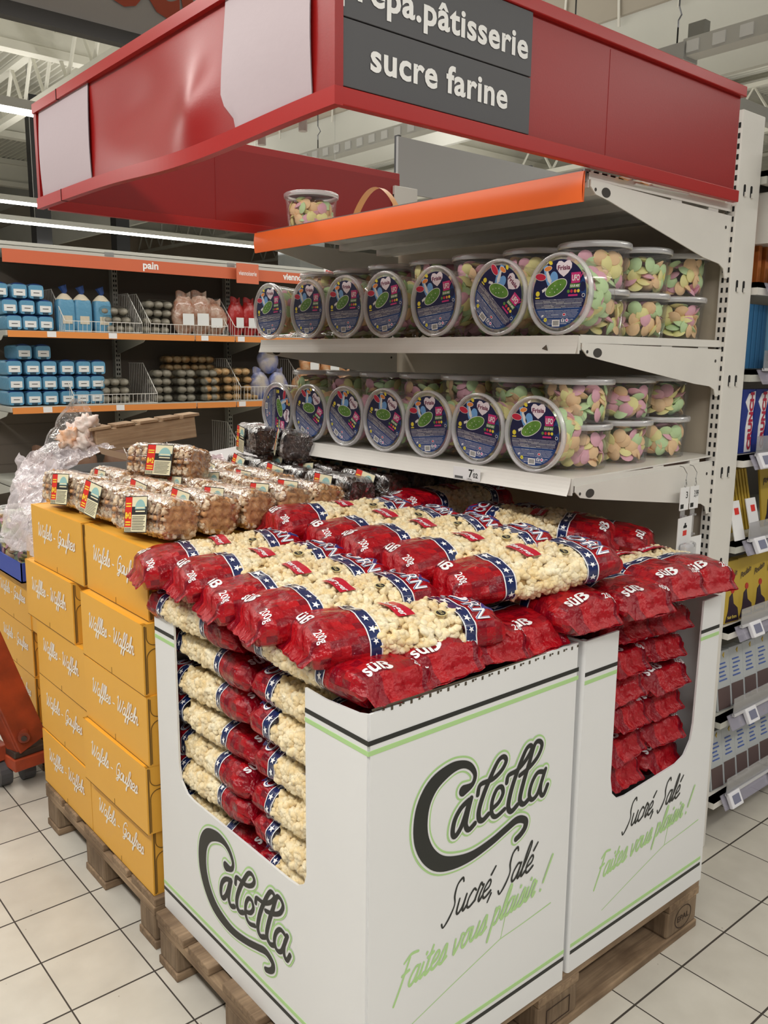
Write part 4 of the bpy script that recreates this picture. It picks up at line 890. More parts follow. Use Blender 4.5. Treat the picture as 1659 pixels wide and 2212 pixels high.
# ---------------------------------------------------------------- packs of waffles
def wafmat(name, c, c2):
    return mat(name, c, .6, col2=c2, vscale=55, bump=.35, bscale=90)
WFL = wafmat('waffle_golden', (.62, .33, .14), (.30, .12, .045)); WFD = wafmat('waffle_chocolate', (.075, .035, .02), (.02, .01, .007)); SUG = mat('waffle_sugar', (.83, .70, .52), .6, col2=(.58, .36, .18), vscale=70, bump=.4, bscale=120)
SUGD = mat('waffle_dark_edge', (.10, .06, .04), .5, col2=(.02, .012, .01), vscale=60)
WRAP = film('cellophane', (.995, .99, .985), .03, .045, 1.0, 17., det=5., fm=.42); WRAPD = film('dark_cellophane', (.80, .80, .82), .05, .05, 1.0, 22., det=6., fm=.5)
def waffle_me(m1, m2, seed):
    """one thick waffle standing up, faces along x, pocket grid on both faces"""
    r = random.Random(seed); b = MB(); n = 20; W, H = .100, .092
    def face(side):
        def g(u, v):
            y = (u-.5)*W; z = v*H; ed = min(1, 8*min(u, 1-u, v, 1-v)); q = 3.6
            cell = (sin(pi*q*u)**2)*(sin(pi*q*v)**2); rr = 1-.10*(abs(2*u-1)**3*abs(2*v-1)**3)
            off = .0105*(.35+.65*ed)-.0055*(1 if cell > .35 else 0)*ed+.0015*noise.noise(Vector((u*6, v*6, seed)))
            return (side*off, y*rr+.003*noise.noise(Vector((v*7, seed, 1))), H/2+(z-H/2)*rr+.003*noise.noise(Vector((u*7, seed, 5))))
        return g
    b.grid(face(1), n, n, 0); b.grid(face(-1), n, n, 0)
    # sugared, lumpy rim
    for k in range(34):
        t = 2*pi*k/34; cx, sy = cos(t), sin(t); y = W/2*(abs(cx)**.5)*(1 if cx > 0 else -1); z = H/2+H/2*(abs(sy)**.5)*(1 if sy > 0 else -1)
        vs, fs = KER[k % 5]; R = r.uniform(.008, .0115); b.add([Vector((r.uniform(-.004, .004), y*.95, H/2+(z-H/2)*.93))+R*v for v in vs], fs, 1 if r.random() < .75 else 0)
    return b.mesh('waffle', [m1, m2], True)
WME = [waffle_me(WFL, SUG, s) for s in (1, 2)]; WMD = [waffle_me(WFD, SUGD, s) for s in (3, 4)]
PLn, PW, PH = .245, .112, .102
def wrap_me(seed, m):
    b = MB(); n = 26
    def f(u, v):
        s = u; t = 2*pi*v; e = .42; k = abs(2*s-1)**8; a = PW/2*(1-.15*k); h = PH/2*(1-.30*k); cx, sy = cos(t), sin(t)
        y = a*abs(cx)**e*(1 if cx > 0 else -1); z = h*abs(sy)**e*(1 if sy > 0 else -1); x = (s-.5)*PLn
        nn = noise.noise(Vector((x*45+seed, y*45, z*45)))*.0045+noise.noise(Vector((x*14, y*14+seed, z*14)))*.005
        return Vector((x, y+nn*cx, z+PH/2+nn*sy+.002))
    b.grid(f, 40, 44)
    for sx, u in ((-1, 0), (1, 1)):      # folded ends
        ring = [f(u, k/16) for k in range(16)]; c = Vector((sx*(PLn/2+.004), 0, PH/2)); b.add(ring+[c]+[c+(p-c)*.5+Vector((sx*.004*((i % 2)*2-1), 0, 0)) for i, p in enumerate(ring)], [(i, (i+1) % 16, 17+(i+1) % 16, 17+i) for i in range(16)]+[(17+i, 17+(i+1) % 16, 16) for i in range(16)])
    b.grid(lambda u, v: (PLn/2+.001+.022*v, (u-.5)*.085+.006*sin(9*u)*v, PH*.5+.012*sin(7*u+seed)*v+.020*v), 14, 3)
    return b.mesh('cellophane_wrap', m, True)
WRM = [wrap_me(1, WRAP), wrap_me(2, WRAP)]; WRD = [wrap_me(3, WRAPD), wrap_me(4, WRAPD)]
LCR = mat('cream_label', (.80, .74, .50), .5); LBK = mat('label_black', (.03, .03, .03), .4); LRD = mat('label_red', (.70, .03, .02), .4); LTE = mat('label_teal', (.30, .52, .50), .5); LYE = mat('label_yellow', (.9, .65, .05), .5)
def label_me():
    b = MB(); h, w_ = .078, .082
    def R(x0, x1, z0, z1, mi, k): b.add([(-x0, k*.0003, z0), (-x1, k*.0003, z0), (-x1, k*.0003, z1), (-x0, k*.0003, z1)], [(0, 1, 2, 3)], mi)
    R(-w_/2-.002, w_/2+.002, -.002, h+.002, 1, 0); R(-w_/2, w_/2, 0, h, 0, 1); R(-w_/2, -w_/2+.026, 0, h, 2, 2); R(-w_/2+.026, w_/2, .038, .056, 1, 2)
    b.add([(-(-.002+.019+.020*cos(t)), .0009, .050+.022*sin(t)) for t in [pi*k/12 for k in range(13)]], [tuple(range(13))], 3)
    R(.002, .034, .052, .055, 0, 4); R(.000, .036, .044, .047, 0, 4)
    for k in range(9): R(-w_/2+.029, w_/2-.004-.003*(k % 3), .033-.0036*k, .0342-.0036*k, 1, 3)
    put2d(b, text_mesh('8+2', .019, .05, fit=.023), lambda a, c: (-(-w_/2+.0015+a), .0011, .030+c), 4)
    for zz in (.020, .014, .056, .062): R(-w_/2+.003, -w_/2+.023, zz, zz+.003, 4, 3)
    R(-w_/2, -w_/2+.026, 0, .010, 0, 3)
    for k in range(8): x = -w_/2+.002+k*.003; R(x, x+.0014, .001, .009, 1, 4)
    return b.mesh('product_label', [LCR, LBK, LRD, LTE, LYE])
LBM = label_me()
PG = 'waffle packs heaped on the yellow cartons'
NP = [0]
def pack(x, y, z, yaw, label, dark=False, tilt=0., roll=0., lab=True):
    """long axis along local x; product label on the +y local side and wrapped towards the top"""
    k = NP[0]; NP[0] += 1
    e = empty('waffle_pack', (x, y, z), 0, label, 'waffle pack', PG); e.rotation_euler = (radians(roll+9), radians(tilt), radians(yaw)); e.location.z += .009
    for i in range(10): link('waffle', (WMD if dark else WME)[(i+k) % 2], e, (-PLn/2+.018+i*.0232, 0, .005), (0, radians(random.uniform(-5, 5)), radians(random.uniform(-3, 3))))
    wr = link('cellophane_wrap', (WRD if dark else WRM)[k % 2], e)
    if lab: lb_ = link('product_label', LBM, wr, (.015*((k % 3)-1), PW/2+.0085, .008), (radians(2), radians(random.uniform(-8, 8)), 0)); lb_.scale = (1.12, 1, 1.12)
    return e
# front row: axis along y (yaw 90 turns the label to the -x side)
zb = 1.0665
for k, x in enumerate((.085, .205, .325, .445, .548)): pack(x, .985, zb-.002, 90+(9, 2, 4, 0, 3)[k], 'golden waffle pack in the front row by the popcorn, %s from left' % ORD[k], roll=(0, 3, -2, 2, 0)[k])
for k, x in enumerate((.082, .205, .33, .46)): pack(x, 1.245, zb-.002, 90+(6, 3, -2, 2)[k], 'golden waffle pack in the row behind the front one, %s from left' % ORD[k], roll=(2, -2, 0, 0)[k])
for k, x in enumerate((.082, .21, .34)): pack(x, 1.505, zb-.002, 90+(8, -3, 2)[k], 'golden waffle pack in the third row by the waste heap, %s from left' % ORD[k])
pack(.300, 1.335, 1.150, 114, 'golden waffle pack lying highest of all, with its label facing left', roll=4)
for k, (x, y, yaw, lab) in enumerate(((.455, 1.50, 86, 'golden waffle pack just right of and below the highest one'), (.575, 1.245, 88, 'golden waffle pack in the second row touching the dark packs'), (.575, 1.50, 84, 'golden waffle pack at the back next to the dark packs'))):
    pack(x, y, zb-.001, yaw, lab, roll=(6, -4, 0)[k])
for k, (x, y, z, yaw, ro) in enumerate(((.70, 1.02, 1.067, 88, 0), (.70, 1.28, 1.067, 92, 0), (.82, 1.0, 1.067, 90, 4), (.82, 1.27, 1.067, 86, 0), (.94, 1.02, 1.067, 90, 0), (.94, 1.30, 1.067, 94, 0), (1.06, 1.0, 1.067, 90, 0), (.72, 1.55, 1.067, 85, 5), (.86, 1.55, 1.067, 90, 0), (.80, 1.40, 1.172, 60, 0), (.80, 1.62, 1.172, 75, -8), (.96, 1.50, 1.172, 90, 0))):
    pack(x, y, z, yaw, 'dark chocolate waffle pack below the lowest shelf, %s' % ('end nearest the popcorn', 'second row left', 'front row, second', 'second row, second', 'front row, third', 'second row, third', 'front row, last under the shelf', 'back row left', 'back row right', 'upper layer in the middle', 'upper layer farthest left', 'upper layer under the shelf')[k], True, roll=ro)

# ---------------------------------------------------------------- heap of packaging waste behind the cartons
WASTE = 'packaging waste on the heap'
def slab(c, l, w_, yaw, pitch, m, name, label, cat, t=.004, droop=0.0):
    """one bent cardboard or plastic sheet"""
    b = MB(); Rm = Matrix.Translation(c) @ Matrix.Rotation(radians(yaw), 4, 'Z') @ Matrix.Rotation(radians(pitch), 4, 'Y'); n = 10
    def f(u, v, o): return Rm @ Vector(((u-.5)*l, (v-.5)*w_, o-droop*(2*u-1)**2+.006*sin(6*u+yaw)))
    b.grid(lambda u, v: f(u, v, t), n, 2); b.grid(lambda u, v: f(1-u, v, 0), n, 2)
    for v in (0, 1): b.add([f(i/n, v, o) for i in range(n+1) for o in (0, t)], [(2*i, 2*i+2, 2*i+3, 2*i+1) if v == 0 else (2*i, 2*i+1, 2*i+3, 2*i+2) for i in range(n)])
    for u in (0, 1): b.add([f(u, v, o) for v in (0, 1) for o in (0, t)], [(0, 1, 3, 2)])
    return tag(b.build(name, m), label, cat, WASTE)
CB = mat('black_card', (.025, .022, .022), .6); CR_ = mat('dark_red_card', (.17, .012, .015), .5); CWH = mat('glossy_white_card', (.74, .74, .75), .3); CBR = mat('kraft_card', (.30, .19, .11), .8, var=.15)
rr = random.Random(5)
heap = [(CB, 'black'), (CR_, 'dark red'), (CB, 'black'), (CWH, 'white'), (CR_, 'dark red'), (CB, 'black'), (CB, 'black'), (CBR, 'brown'), (CWH, 'white'), (CB, 'black')]
for k, (m, nm) in enumerate(heap):
    slab((.47+.02*(k % 3), 1.925+.015*(k % 2), .905+.0235*k), .72-.01*k, .38, (3, -2, 5, 0, -4, 6, 2, -3, 4, 0)[k], (1, -2, 1, 2, -1, 0, 2, -1, 1, -2)[k], m, 'flat_carton', '%s flattened carton in the waste heap, %s one up' % (nm, ['lowest', 'second', 'third', 'fourth', 'fifth', 'sixth', 'seventh', 'eighth', 'ninth', 'tenth'][k]), 'cardboard', droop=.004+.002*(k % 3))
slab((1.02, 2.12, 1.115), .95, .42, 2, -5, CWH, 'flat_carton', 'long white flattened carton sticking out right of the waste heap', 'cardboard')
slab((1.08, 2.04, 1.070), .95, .40, -2, -5, CB, 'flat_carton', 'long black flattened carton under the long white one', 'cardboard')
slab((1.10, 1.98, 1.045), .95, .35, 0, -4, CWH, 'flat_carton', 'second long white flattened carton, just above the dark waffle packs', 'cardboard')
tag(MB().box(.73, 1.5, 1.70, 2.3, .145, .885).build('shipping_carton', mat('kraft_card')), 'large brown carton carrying the waste heap, in shadow behind the cartons', 'carton')
tag(MB().grid(lambda u, v: (.26+.36*u, 1.76-.03*v+.02*sin(3*u), 1.215-.085*u+.035*(u-.5)**2+.0-.022*v), 14, 2).build('curled_strip', mat('kraft_card')), 'curled brown cardboard strip hanging over the front of the waste heap', 'cardboard', WASTE)
# wooden crate side with slat ends
PLK = wood('plank_wood', (.58, .43, .28), (.38, .26, .16), 0, .8)
cr = empty('wooden_crate', (.505, 1.90, 1.205), label='upside-down wooden crate end with slat stubs on top of the waste heap', cat='crate')
cr.rotation_euler = (0, radians(-5.5), radians(0)); cr.scale = (.90, 1, .90)
MB().box(-.215, .215, -.012, .012, 0, .088).build('crate_board', PLK, cr, world=False, bevel=.002)
MB().box(-.215, -.195, .012, .06, .0, .088).build('end_board', PLK, cr, world=False, bevel=.002)
for k, (x, w_) in enumerate(((-.235, .085), (-.13, .08), (-.03, .08), (.07, .075), (.16, .075))):
    MB().box(x, x+w_, -.018, .06, .0885, .100).build('slat', wood('slat_wood', (.47, .33, .20), (.30, .19, .11), 1, .7) if k % 2 else PLK, cr, world=False, bevel=.002)
# crumpled clear film over the heap
FILM = film('stretch_film', (.96, .93, .94), .05, .12, 1.0, 26., milk=.52, milkcol=(.92, .84, .87), det=6.)
def film_sheet(fn, nu, nv, label, amp=.02, m=FILM):
    def rid(p): return 1-2*abs(noise.noise(p))
    def g(u, v):
        p = Vector(fn(u, v)); k = rid(p*8)*amp*.55+rid(p*24)*amp*.30+rid(p*70)*amp*.16; q = rid(p*15+Vector((5, 5, 5)))*amp*.8
        return p+Vector((q*.7, -k, k))
    return tag(MB().grid(g, nu, nv).build('plastic_film', m, smooth=False), label, 'plastic film', WASTE)
film_sheet(lambda u, v: (.04+.29*u, 2.02-.16*v+.05*sin(5*u), 1.235-.09*v*(1.35-u)-.15*(1-u)**2), 90, 50, 'pinkish crumpled plastic film draped over the left of the waste heap', .03)
film_sheet(lambda u, v: (.14-.10*v+.04*u, 1.80+.55*u, 1.13-.30*v+.02*sin(7*u)), 90, 60, 'crumpled plastic film hanging down the left side of the waste heap', .03)
film_sheet(lambda u, v: (.075+.05*v, 1.675+.035*sin(4*u)+.02*v, 1.16-.62*u), 60, 4, 'thin twisted strip of plastic film hanging in front of the far yellow stack', .012)
film_sheet(lambda u, v: (.15+.24*u, 1.99+.03*sin(4*v), 1.19+.165*sin(pi*min(1, max(0, u)))*(1-.7*v)-.02*v), 40, 30, 'tuft of clear plastic film standing up at the top left of the waste heap', .025, film('tuft_film', (.95, .95, .95), .12, .1, 1., 18., milk=.12))
film_sheet(lambda u, v: (.42+.36*u, 1.88-.10*v, 1.135-.03*v), 50, 24, 'pink tinted plastic film lying under the wooden crate end', .025, film('pink_film', (.95, .80, .84), .1, .1, 1., 18., milk=.35, milkcol=(.75, .42, .48)))
# crumpled flowered wrapping
fw_ = empty('crumpled_wrapping', (.275, 1.95, 1.205), label='crumpled pale pink wrapping with orange patches beside the wooden crate end', cat='wrapping', group=WASTE)
FL1 = mat('wrapping_print', (.80, .60, .52), .45, col2=(.82, .76, .70), vscale=22); 
for k in range(5):
    c = Vector(((-.035, .02, -.01, .05, .0)[k], (0, -.02, .02, 0, -.03)[k], (.03, .075, .045, .02, .01)[k]))
    b = MB(); b.grid(lambda u, v, c=c, k=k: (lambda d: c+d*(.036+.022*noise.noise(d*2.2+Vector((k, k*2, 1)))+.012*noise.noise(d*6+Vector((k, 0, 3)))))(Vector((cos(2*pi*u)*sin(pi*v), sin(2*pi*u)*sin(pi*v), cos(pi*v)))), 26, 18)
    b.build('fold', [FL1, mat('wrapping_orange', (.85, .36, .12), .5)][0] if k % 3 else mat('wrapping_orange', (.80, .38, .16), .5, col2=(.8, .66, .56), vscale=25), fw_, smooth=True, world=False)

# ---------------------------------------------------------------- orange pallet truck
TRK = mat('truck_orange', (.42, .065, .022), .5, col2=(.20, .035, .015), vscale=9, bump=.05, bscale=120); GRS = mat('greasy_steel', (.05, .035, .028), .5, var=.4)
pt = empty('pallet_truck', (-.08, 2.1, 0), label='worn orange pallet truck standing left of the yellow cartons', cat='pallet truck')
a, c = Vector((-.09, 1.99, .60)), Vector((.045, 1.95, .155)); ax = (c-a)/2; sd_ = Vector((.052, .018, .0157)); up_ = ax.cross(sd_).normalized()*.012
MB().obox((a+c)/2, ax, sd_, up_).obox((a+c)/2+sd_*1.0-up_*2.5, ax, sd_.normalized()*.004, up_*2.5).obox((a+c)/2-sd_*1.0-up_*2.5, ax, sd_.normalized()*.004, up_*2.5).build('lift_arm', TRK, pt, bevel=.003)
MB().obox((.030, 1.985, .100), (.066, .008, 0), (-.008, .060, 0), (0, 0, .022)).build('foot_plate', TRK, pt, bevel=.004)
MB().obox((.03, 1.98, .135), (.060, .008, 0), (-.006, .045, 0), (0, 0, .012)).build('greasy_cover', GRS, pt, bevel=.004)
MB().tube([(.018, 1.955, .205), (.008, 1.915, .200)], .020, 16).build('pivot_bolt', TRK, pt, smooth=False); MB().tube([(.010, 1.921, .200), (.007, 1.912, .199)], .010, 12).build('bolt_recess', GRS, pt)
MB().obox((-.14, 2.02, .12), (.11, .012, .01), (-.004, .035, 0), (0, 0, .028)).build('side_rail', TRK, pt, bevel=.003)
MB().obox((-.10, 2.06, .19), (.05, 0, 0), (0, .04, 0), (0, 0, .05)).build('pump_body', GRS, pt, bevel=.005)
for x in (-.06, .02): MB().tube([(x, 2.02, .05), (x+.04, 2.02, .05)], .05, 20).build('wheel', mat('grey_wheel', (.06, .06, .065), .5), pt)
for x in (-.17, .1):
    MB().box(x-.06, x+.06, 2.08, 2.10, .06, .10).build('fork_root', TRK, pt)

# ---------------------------------------------------------------- clip strips hanging from the lowest bracket
for k, (x, lab) in enumerate(((1.262, 'clear hanging clip strip with a price tag, left of the two under the bracket'), (1.312, 'clear hanging clip strip with a 3,99 price tag, right of the two'))):
    e = empty('clip_strip', (x, .19, 1.20), label=lab, cat='clip strip', group='clip strips hanging from the lowest shelf bracket')
    CP = film('clip_plastic', (.93, .93, .95), .12, .12, 0., milk=.22)
    MB().tube([(x-.004, .205, 1.245), (x-.002, .195, 1.243), (x+.010, .190, 1.225), (x+.004, .188, 1.205), (x-.002, .188, 1.192), (x+.004, .188, 1.186), (x+.009, .188, 1.194), (x+.002, .188, 1.21)], .0011, 5).build('wire_hook', GREYM, e)
    b = MB().box(x-.011, x+.011, .189, .1905, .80, 1.14)
    for j in range(6): b.box(x-.012, x-.004, .183, .189, 1.105-.055*j, 1.110-.055*j).box(x+.004, x+.012, .183, .189, 1.105-.055*j, 1.110-.055*j)
    b.build('strip', CP, e)
    MB().box(x-.021, x+.022, .1865, .1885, 1.125, 1.188).build('price_tag', PAPER, e)
    b = MB(); put2d(b, text_mesh('3' if k == 0 else '3,99', .026, .01, fit=.009 if k == 0 else .022), lambda p, q: (x+.002-(.004 if k else -.004)+p, .1860, 1.158+q))
    for j in range(8): b.box(x-.018+j*.002, x-.017+j*.002, .1858, .1862, 1.130, 1.142)
    b.build('lettering', BLACKP, e)
hg = 'blister cards of white hooks on the clip strips'
for k, (x, y, z, rz) in enumerate(((1.262, .180, 1.022, .1), (1.318, .184, .96, 0), (1.275, .176, .93, -.05))):
    e = empty('blister_card', (x, y, z), rz, ('white blister card with two clear pouches hanging on the left clip strip', 'white blister card low on the right clip strip', 'white blister card just above the red bag ends')[k], 'blister card', hg)
    b = MB().box(-.042, .042, -.001, .001, -.13, .085); b.build('card', PAPER, e, world=False)
    MB().prism([(-.010, .055), (.010, .055), (.010, .061), (.004, .063), (.003, .069), (-.003, .069), (-.004, .063), (-.010, .061)], 'y', -.0018, -.0011).build('hang_hole', DARK, e, world=False)
    MB().box(-.011, .011, -.0016, -.0011, .034, .048).build('maker_mark', mat('label_red'), e, world=False)
    MB().box(-.028, .020, -.024, -.001, -.055, .012).build('white_clip', mat('clip_white', (.82, .82, .84), .3), e, world=False, bevel=.006); MB().box(-.026, .024, -.020, -.001, -.125, -.065).build('white_clip', mat('clip_white'), e, world=False, bevel=.006)
    MB().box(-.034, .030, -.028, -.001, -.060, .018).build('blister', CP, e, world=False, bevel=.01)
# ---------------------------------------------------------------- bread gondola in the background
BGU = empty('bread_gondola', (2.8, 4.7, 0), label='long bread shelving across the aisle with orange header reading pain', cat='shelving')
YF = 4.40; GW = mat('gondola_enamel', (.50, .50, .45), .45); BK = mat('gondola_back', (.16, .135, .11), .7); OR3 = mat('orange_edge_strip', (.72, .26, .06), .5); OR4 = mat('rust_header', (.58, .13, .055), .5)
bk = MB().box(.78, 6.5, 4.93, 4.95, 0, 2.14)
for k in range(16): bk.box(.78, 6.5, 4.927, 4.93, .15+.13*k, .153+.13*k)
bk.build('back_panel', BK, BGU)
for x in (.76, 1.665, 2.56, 3.45, 4.35, 5.25, 6.15):
    P = MB().box(x, x+.04, 4.88, 4.93, 0, 2.17).build('upright_post', GW, BGU)
    b = MB()
    for k in range(60): b.box(x+.008, x+.016, 4.878, 4.88, .2+.032*k, .216+.032*k).box(x+.024, x+.032, 4.878, 4.88, .2+.032*k, .216+.032*k)
    b.build('slot_row', DARK, P)
MB().box(.772, 6.5, YF, YF+.03, 2.135, 2.155).box(.772, 6.5, YF, YF+.03, 2.16, 2.18).box(.772, 6.5, YF+.03, 4.93, 2.135, 2.14).build('top_canopy', GW, BGU)
hd = MB().box(.796, 6.5, YF-.006, YF, 2.058, 2.135).build('header_strip', OR4, BGU)
b = MB(); put2d(b, text_mesh('pain', .066, .03, fit=.108), lambda a, c: (1.672+a, YF-.0075, 2.082+c)); put2d(b, text_mesh('viennoiserie', .066, .03, fit=.30), lambda a, c: (2.76+a, YF-.0075, 2.082+c)); b.build('lettering', LETTER, hd)
fs = MB().box(2.345, 2.525, YF-.05, YF-.046, 2.03, 2.165).build('flag_sign', mat('flag_orange', (.62, .16, .08), .5), BGU)
b = MB(); put2d(b, text_mesh('viennoiserie', .045, .01, fit=.145), lambda a, c: (2.362+a, YF-.0515, 2.085+c)); b.build('lettering', LETTER, fs)
for x in (1.42, 2.30): MB().box(x, x+.06, YF-.002, YF+.002, 2.14, 2.165).build('rail_joint', GREYM, BGU)
for zt in (1.665, 1.205, .74, .30):
    s = MB().box(.79, 6.5, YF, 4.93, zt-.03, zt).build('shelf', GW, BGU)
    b = MB()
    for x0, x1 in ((.80, 2.03), (2.04, 2.345), (2.355, 3.4), (3.41, 4.6), (4.61, 6.5)): b.box(x0, x1, YF-.008, YF, zt-.040, zt-.002)
    b.build('price_rail', OR3, s)
    b = MB()
    for x in ((1.03, 1.42, 2.08, 2.37) if zt > 1.5 else (.98, 1.45, 2.37)): b.box(x, x+.055, YF-.010, YF-.008, zt-.036, zt-.002)
    b.build('shelf_tag', PAPER, s)
    for x in (.775, 1.68, 2.575, 3.465): MB().prism([(YF+.01, zt-.03), (4.9, zt-.03), (4.9, zt-.14), (YF+.05, zt-.055)], 'x', x, x+.004).build('bracket', GW, s)
# dark display case of goods below stays in shade: brown bread heaps
def wire_basket(x0, x1, z, h, label, div=True):
    e = empty('wire_basket', ((x0+x1)/2, YF+.03, z), label=label, cat='basket', group='white wire shelf baskets')
    b = MB(); n = int((x1-x0)/.028)
    for k in range(n+1): x = x0+(x1-x0)*k/n; b.tube([(x, YF+.02, z), (x, YF+.012, z+h)], .0016, 4, cap=False)
    b.tube([(x0, YF+.012, z+h), (x1, YF+.012, z+h)], .003, 4); b.tube([(x0, YF+.02, z+.004), (x1, YF+.02, z+.004)], .003, 4); b.build('front_grid', WHITE, e)
    if div:
        for x in (x0, x1):
            b = MB(); b.tube([(x, YF+.012, z+h), (x, YF+.22, z+h+.20), (x, 4.85, z+h+.20)], .003, 4); b.tube([(x, YF+.012, z+.004), (x, 4.85, z+.004)], .003, 4)
            for k in range(1, 16):
                y = YF+.02+.028*k; b.tube([(x, y, z), (x, y, z+min(h+.20, h+.20*(y-YF-.012)/.208))], .0016, 4, cap=False)
            b.build('divider_grid', WHITE, e)
wire_basket(1.15, 1.66, 1.667, .065, 'wire basket on the upper bread shelf beside the blue loaves')
wire_basket(1.72, 2.30, 1.667, .065, 'wire basket on the upper bread shelf, middle one')
wire_basket(2.36, 2.95, 1.667, .065, 'wire basket on the upper bread shelf, right one beside the sweet tubs')
wire_basket(1.18, 1.75, 1.207, .065, 'wire basket on the lower bread shelf')
wire_basket(2.40, 2.95, 1.207, .10, 'wire basket on the lower bread shelf at the right, behind the sweet tubs')
wire_basket(1.85, 2.40, .742, .10, 'wire basket on the dark bottom bread shelf')
LB = mat('loaf_blue', (.11, .30, .46), .35, bump=.3, bscale=60); LBD = mat('loaf_navy', (.02, .06, .22), .4); LPAP = mat('loaf_label', (.74, .76, .75), .5)
b = MB()
def roundbox(u, v, wx, wz, l, pw=.35):
    t = 2*pi*v; cx, sy = cos(t), sin(t); k = 1-.12*abs(2*u-1)**6
    return (wx/2*k*abs(cx)**pw*(1 if cx > 0 else -1), u*l, wz/2+wz/2*k*abs(sy)**pw*(1 if sy > 0 else -1))
b = MB(); b.grid(lambda u, v: roundbox(u, v, .100, .092, .26), 6, 24); b.add([roundbox(0, k/24, .100, .092, .26) for k in range(24)], [tuple(range(24))]); LOAF = b.mesh('loaf_wrap', LB, True)
b = MB(); b.box(-.034, .034, -.0015, .0, .020, .058); LOAFL = b.mesh('loaf_label', LPAP)
b = MB()
for k in range(8): b.box(-.018+k*.0045, -.0155+k*.0045, -.002, -.0012, .006, .018)
b.box(-.018, .018, -.0022, -.0016, .038, .042); LOAFB = b.mesh('barcode', DARK)
b = MB(); b.grid(lambda u, v: ((u-.5)*.104, .004+.02*v, .086+.012*sin(pi*u)*v), 8, 2); LOAFT = b.mesh('seal_flap', LBD)
LGp = 'blue wrapped sliced loaves'
def loaf(x, z, label):
    e = empty('sliced_loaf', (x, YF+.09, z), random.uniform(-.04, .04), label, 'bread', LGp)
    link('loaf_wrap', LOAF, e); l = link('loaf_label', LOAFL, e); link('barcode', LOAFB, l); link('seal_flap', LOAFT, e)
rows = {('upper', 'top', 1.855): (.80, .912, 1.013), ('upper', 'middle', 1.761): (.85, .954, 1.063), ('upper', 'bottom', 1.667): (.872, .968, 1.064),
        ('lower', 'top', 1.489): (.919, 1.035), ('lower', 'third', 1.395): (.854, .965, 1.067, 1.180, 1.286, 1.384), ('lower', 'second', 1.301): (.861, .970, 1.067, 1.173, 1.281, 1.375), ('lower', 'bottom', 1.207): (.856, .965, 1.068, 1.177, 1.271, 1.365)}
for (sh, rw, z), xs in rows.items():
    for k, x in enumerate(xs): loaf(x, z, 'blue wrapped sliced loaf on the %s bread shelf, %s row, %s from the left' % (sh, rw, ORD[k]))
# standing loaves in blue and cream bags
CRM = mat('bread_cream', (.62, .55, .42), .4, bump=.2, bscale=60)
for k, x in enumerate((1.20, 1.31, 1.44)):
    e = empty('loaf_bag', (x, YF+.14, 1.667), label='tall blue loaf bag with cream top in the upper wire basket, %s from the left' % ORD[k], cat='bread', group='tall loaf bags in the upper basket')
    b = MB(); b.grid(lambda u, v: (lambda p: (p[0], p[2]-.045, p[1]))(roundbox(u, v, .115, .09, .20, .45)), 8, 20, 0); b.build('bag_body', mat('loaf_blue'), e, smooth=True, world=False)
    b = MB(); b.grid(lambda u, v: (.055*cos(2*pi*v)*(1-u)**.6, .043*sin(2*pi*v)*(1-u)**.6, .198+.045*u), 6, 20); b.build('bag_top', CRM, e, smooth=True, world=False)
    MB().tube([(0, 0, .235), (.005, 0, .25), (-.01, 0, .285)], [.012, .018, .028], 8).build('tied_neck', LBD, e, world=False)
    MB().box(-.03, .03, -.047, -.0445, .05, .10).build('bag_print', CRM, e, world=False)
# bun packs: lobed clear packs with brown or grey-white content
BUNW = mat('bun_pale', (.34, .32, .26), .5, col2=(.20, .18, .14), vscale=25); BUNB = mat('bun_brown', (.42, .22, .08), .5, col2=(.62, .48, .28), vscale=28); BUNG = mat('bun_gold', (.62, .47, .26), .5, col2=(.42, .22, .08), vscale=25)
BWR = film('bun_wrap', (.96, .96, .94), .10, .1, .8, 30.)
def bun_me(m, nx, nz):
    b = MB(); d = .06
    for i in range(nx):
        for j in range(2):
            c = Vector(((i-(nx-1)/2)*.066, .04+j*.07, .026)); b.grid(lambda u, v, c=c: c+Vector((.034*cos(2*pi*u)*sin(pi*v), .036*sin(2*pi*u)*sin(pi*v), .025*cos(pi*v))), 12, 8)
    return b.mesh('buns', m, True)
def wrapbun(nx):
    b = MB(); b.grid(lambda u, v: (lambda q: (q[0], q[1]-.005, q[2]-.002+.006*noise.noise(Vector((q[0]*40, q[1]*40, 1)))))(roundbox(u, v, .072*nx, .060, .16, .5)), 10, 30); return b.mesh('clear_wrap', BWR, True)
BU = {(c, n): bun_me(m, n, 1) for c, m in (('w', BUNW), ('b', BUNB), ('g', BUNG)) for n in (2, 3)}; BW_ = {n: wrapbun(n) for n in (2, 3)}
def bunpack(x, z, c, n, label, grp='bun packs on the bread shelves', dy=.08):
    e = empty('bun_pack', (x, YF+dy, z), random.uniform(-.08, .08), label, 'buns', grp); link('buns', BU[(c, n)], e); link('clear_wrap', BW_[n], e)
rr = random.Random(9)
for k in range(3): bunpack(1.55-.02*k, 1.668+.056*k, 'w', 3, 'pale flat bun pack beside the blue loaf bags, %s up' % ORD[k])
for k in range(4): bunpack(1.80+.01*k, 1.668+.056*k, 'w', 3, 'pale bun pack stacked in the middle wire basket, %s up' % ORD[k])
for j in range(3):
    for k in range(4): bunpack(1.84+.18*j, 1.208+.056*k, 'w', 2, 'pale bun pack on the lower shelf, %s stack from the left, %s up' % (ORD[j], ORD[k]))
for j in range(3):
    for k in range((3, 4, 4)[j]): bunpack(2.22+.165*j-.08*(k > 2), 1.208+.060*k, 'g', 2, 'golden brioche pack on the lower shelf, %s stack from the left, %s up' % (ORD[j], ORD[k]), 'brioche packs')
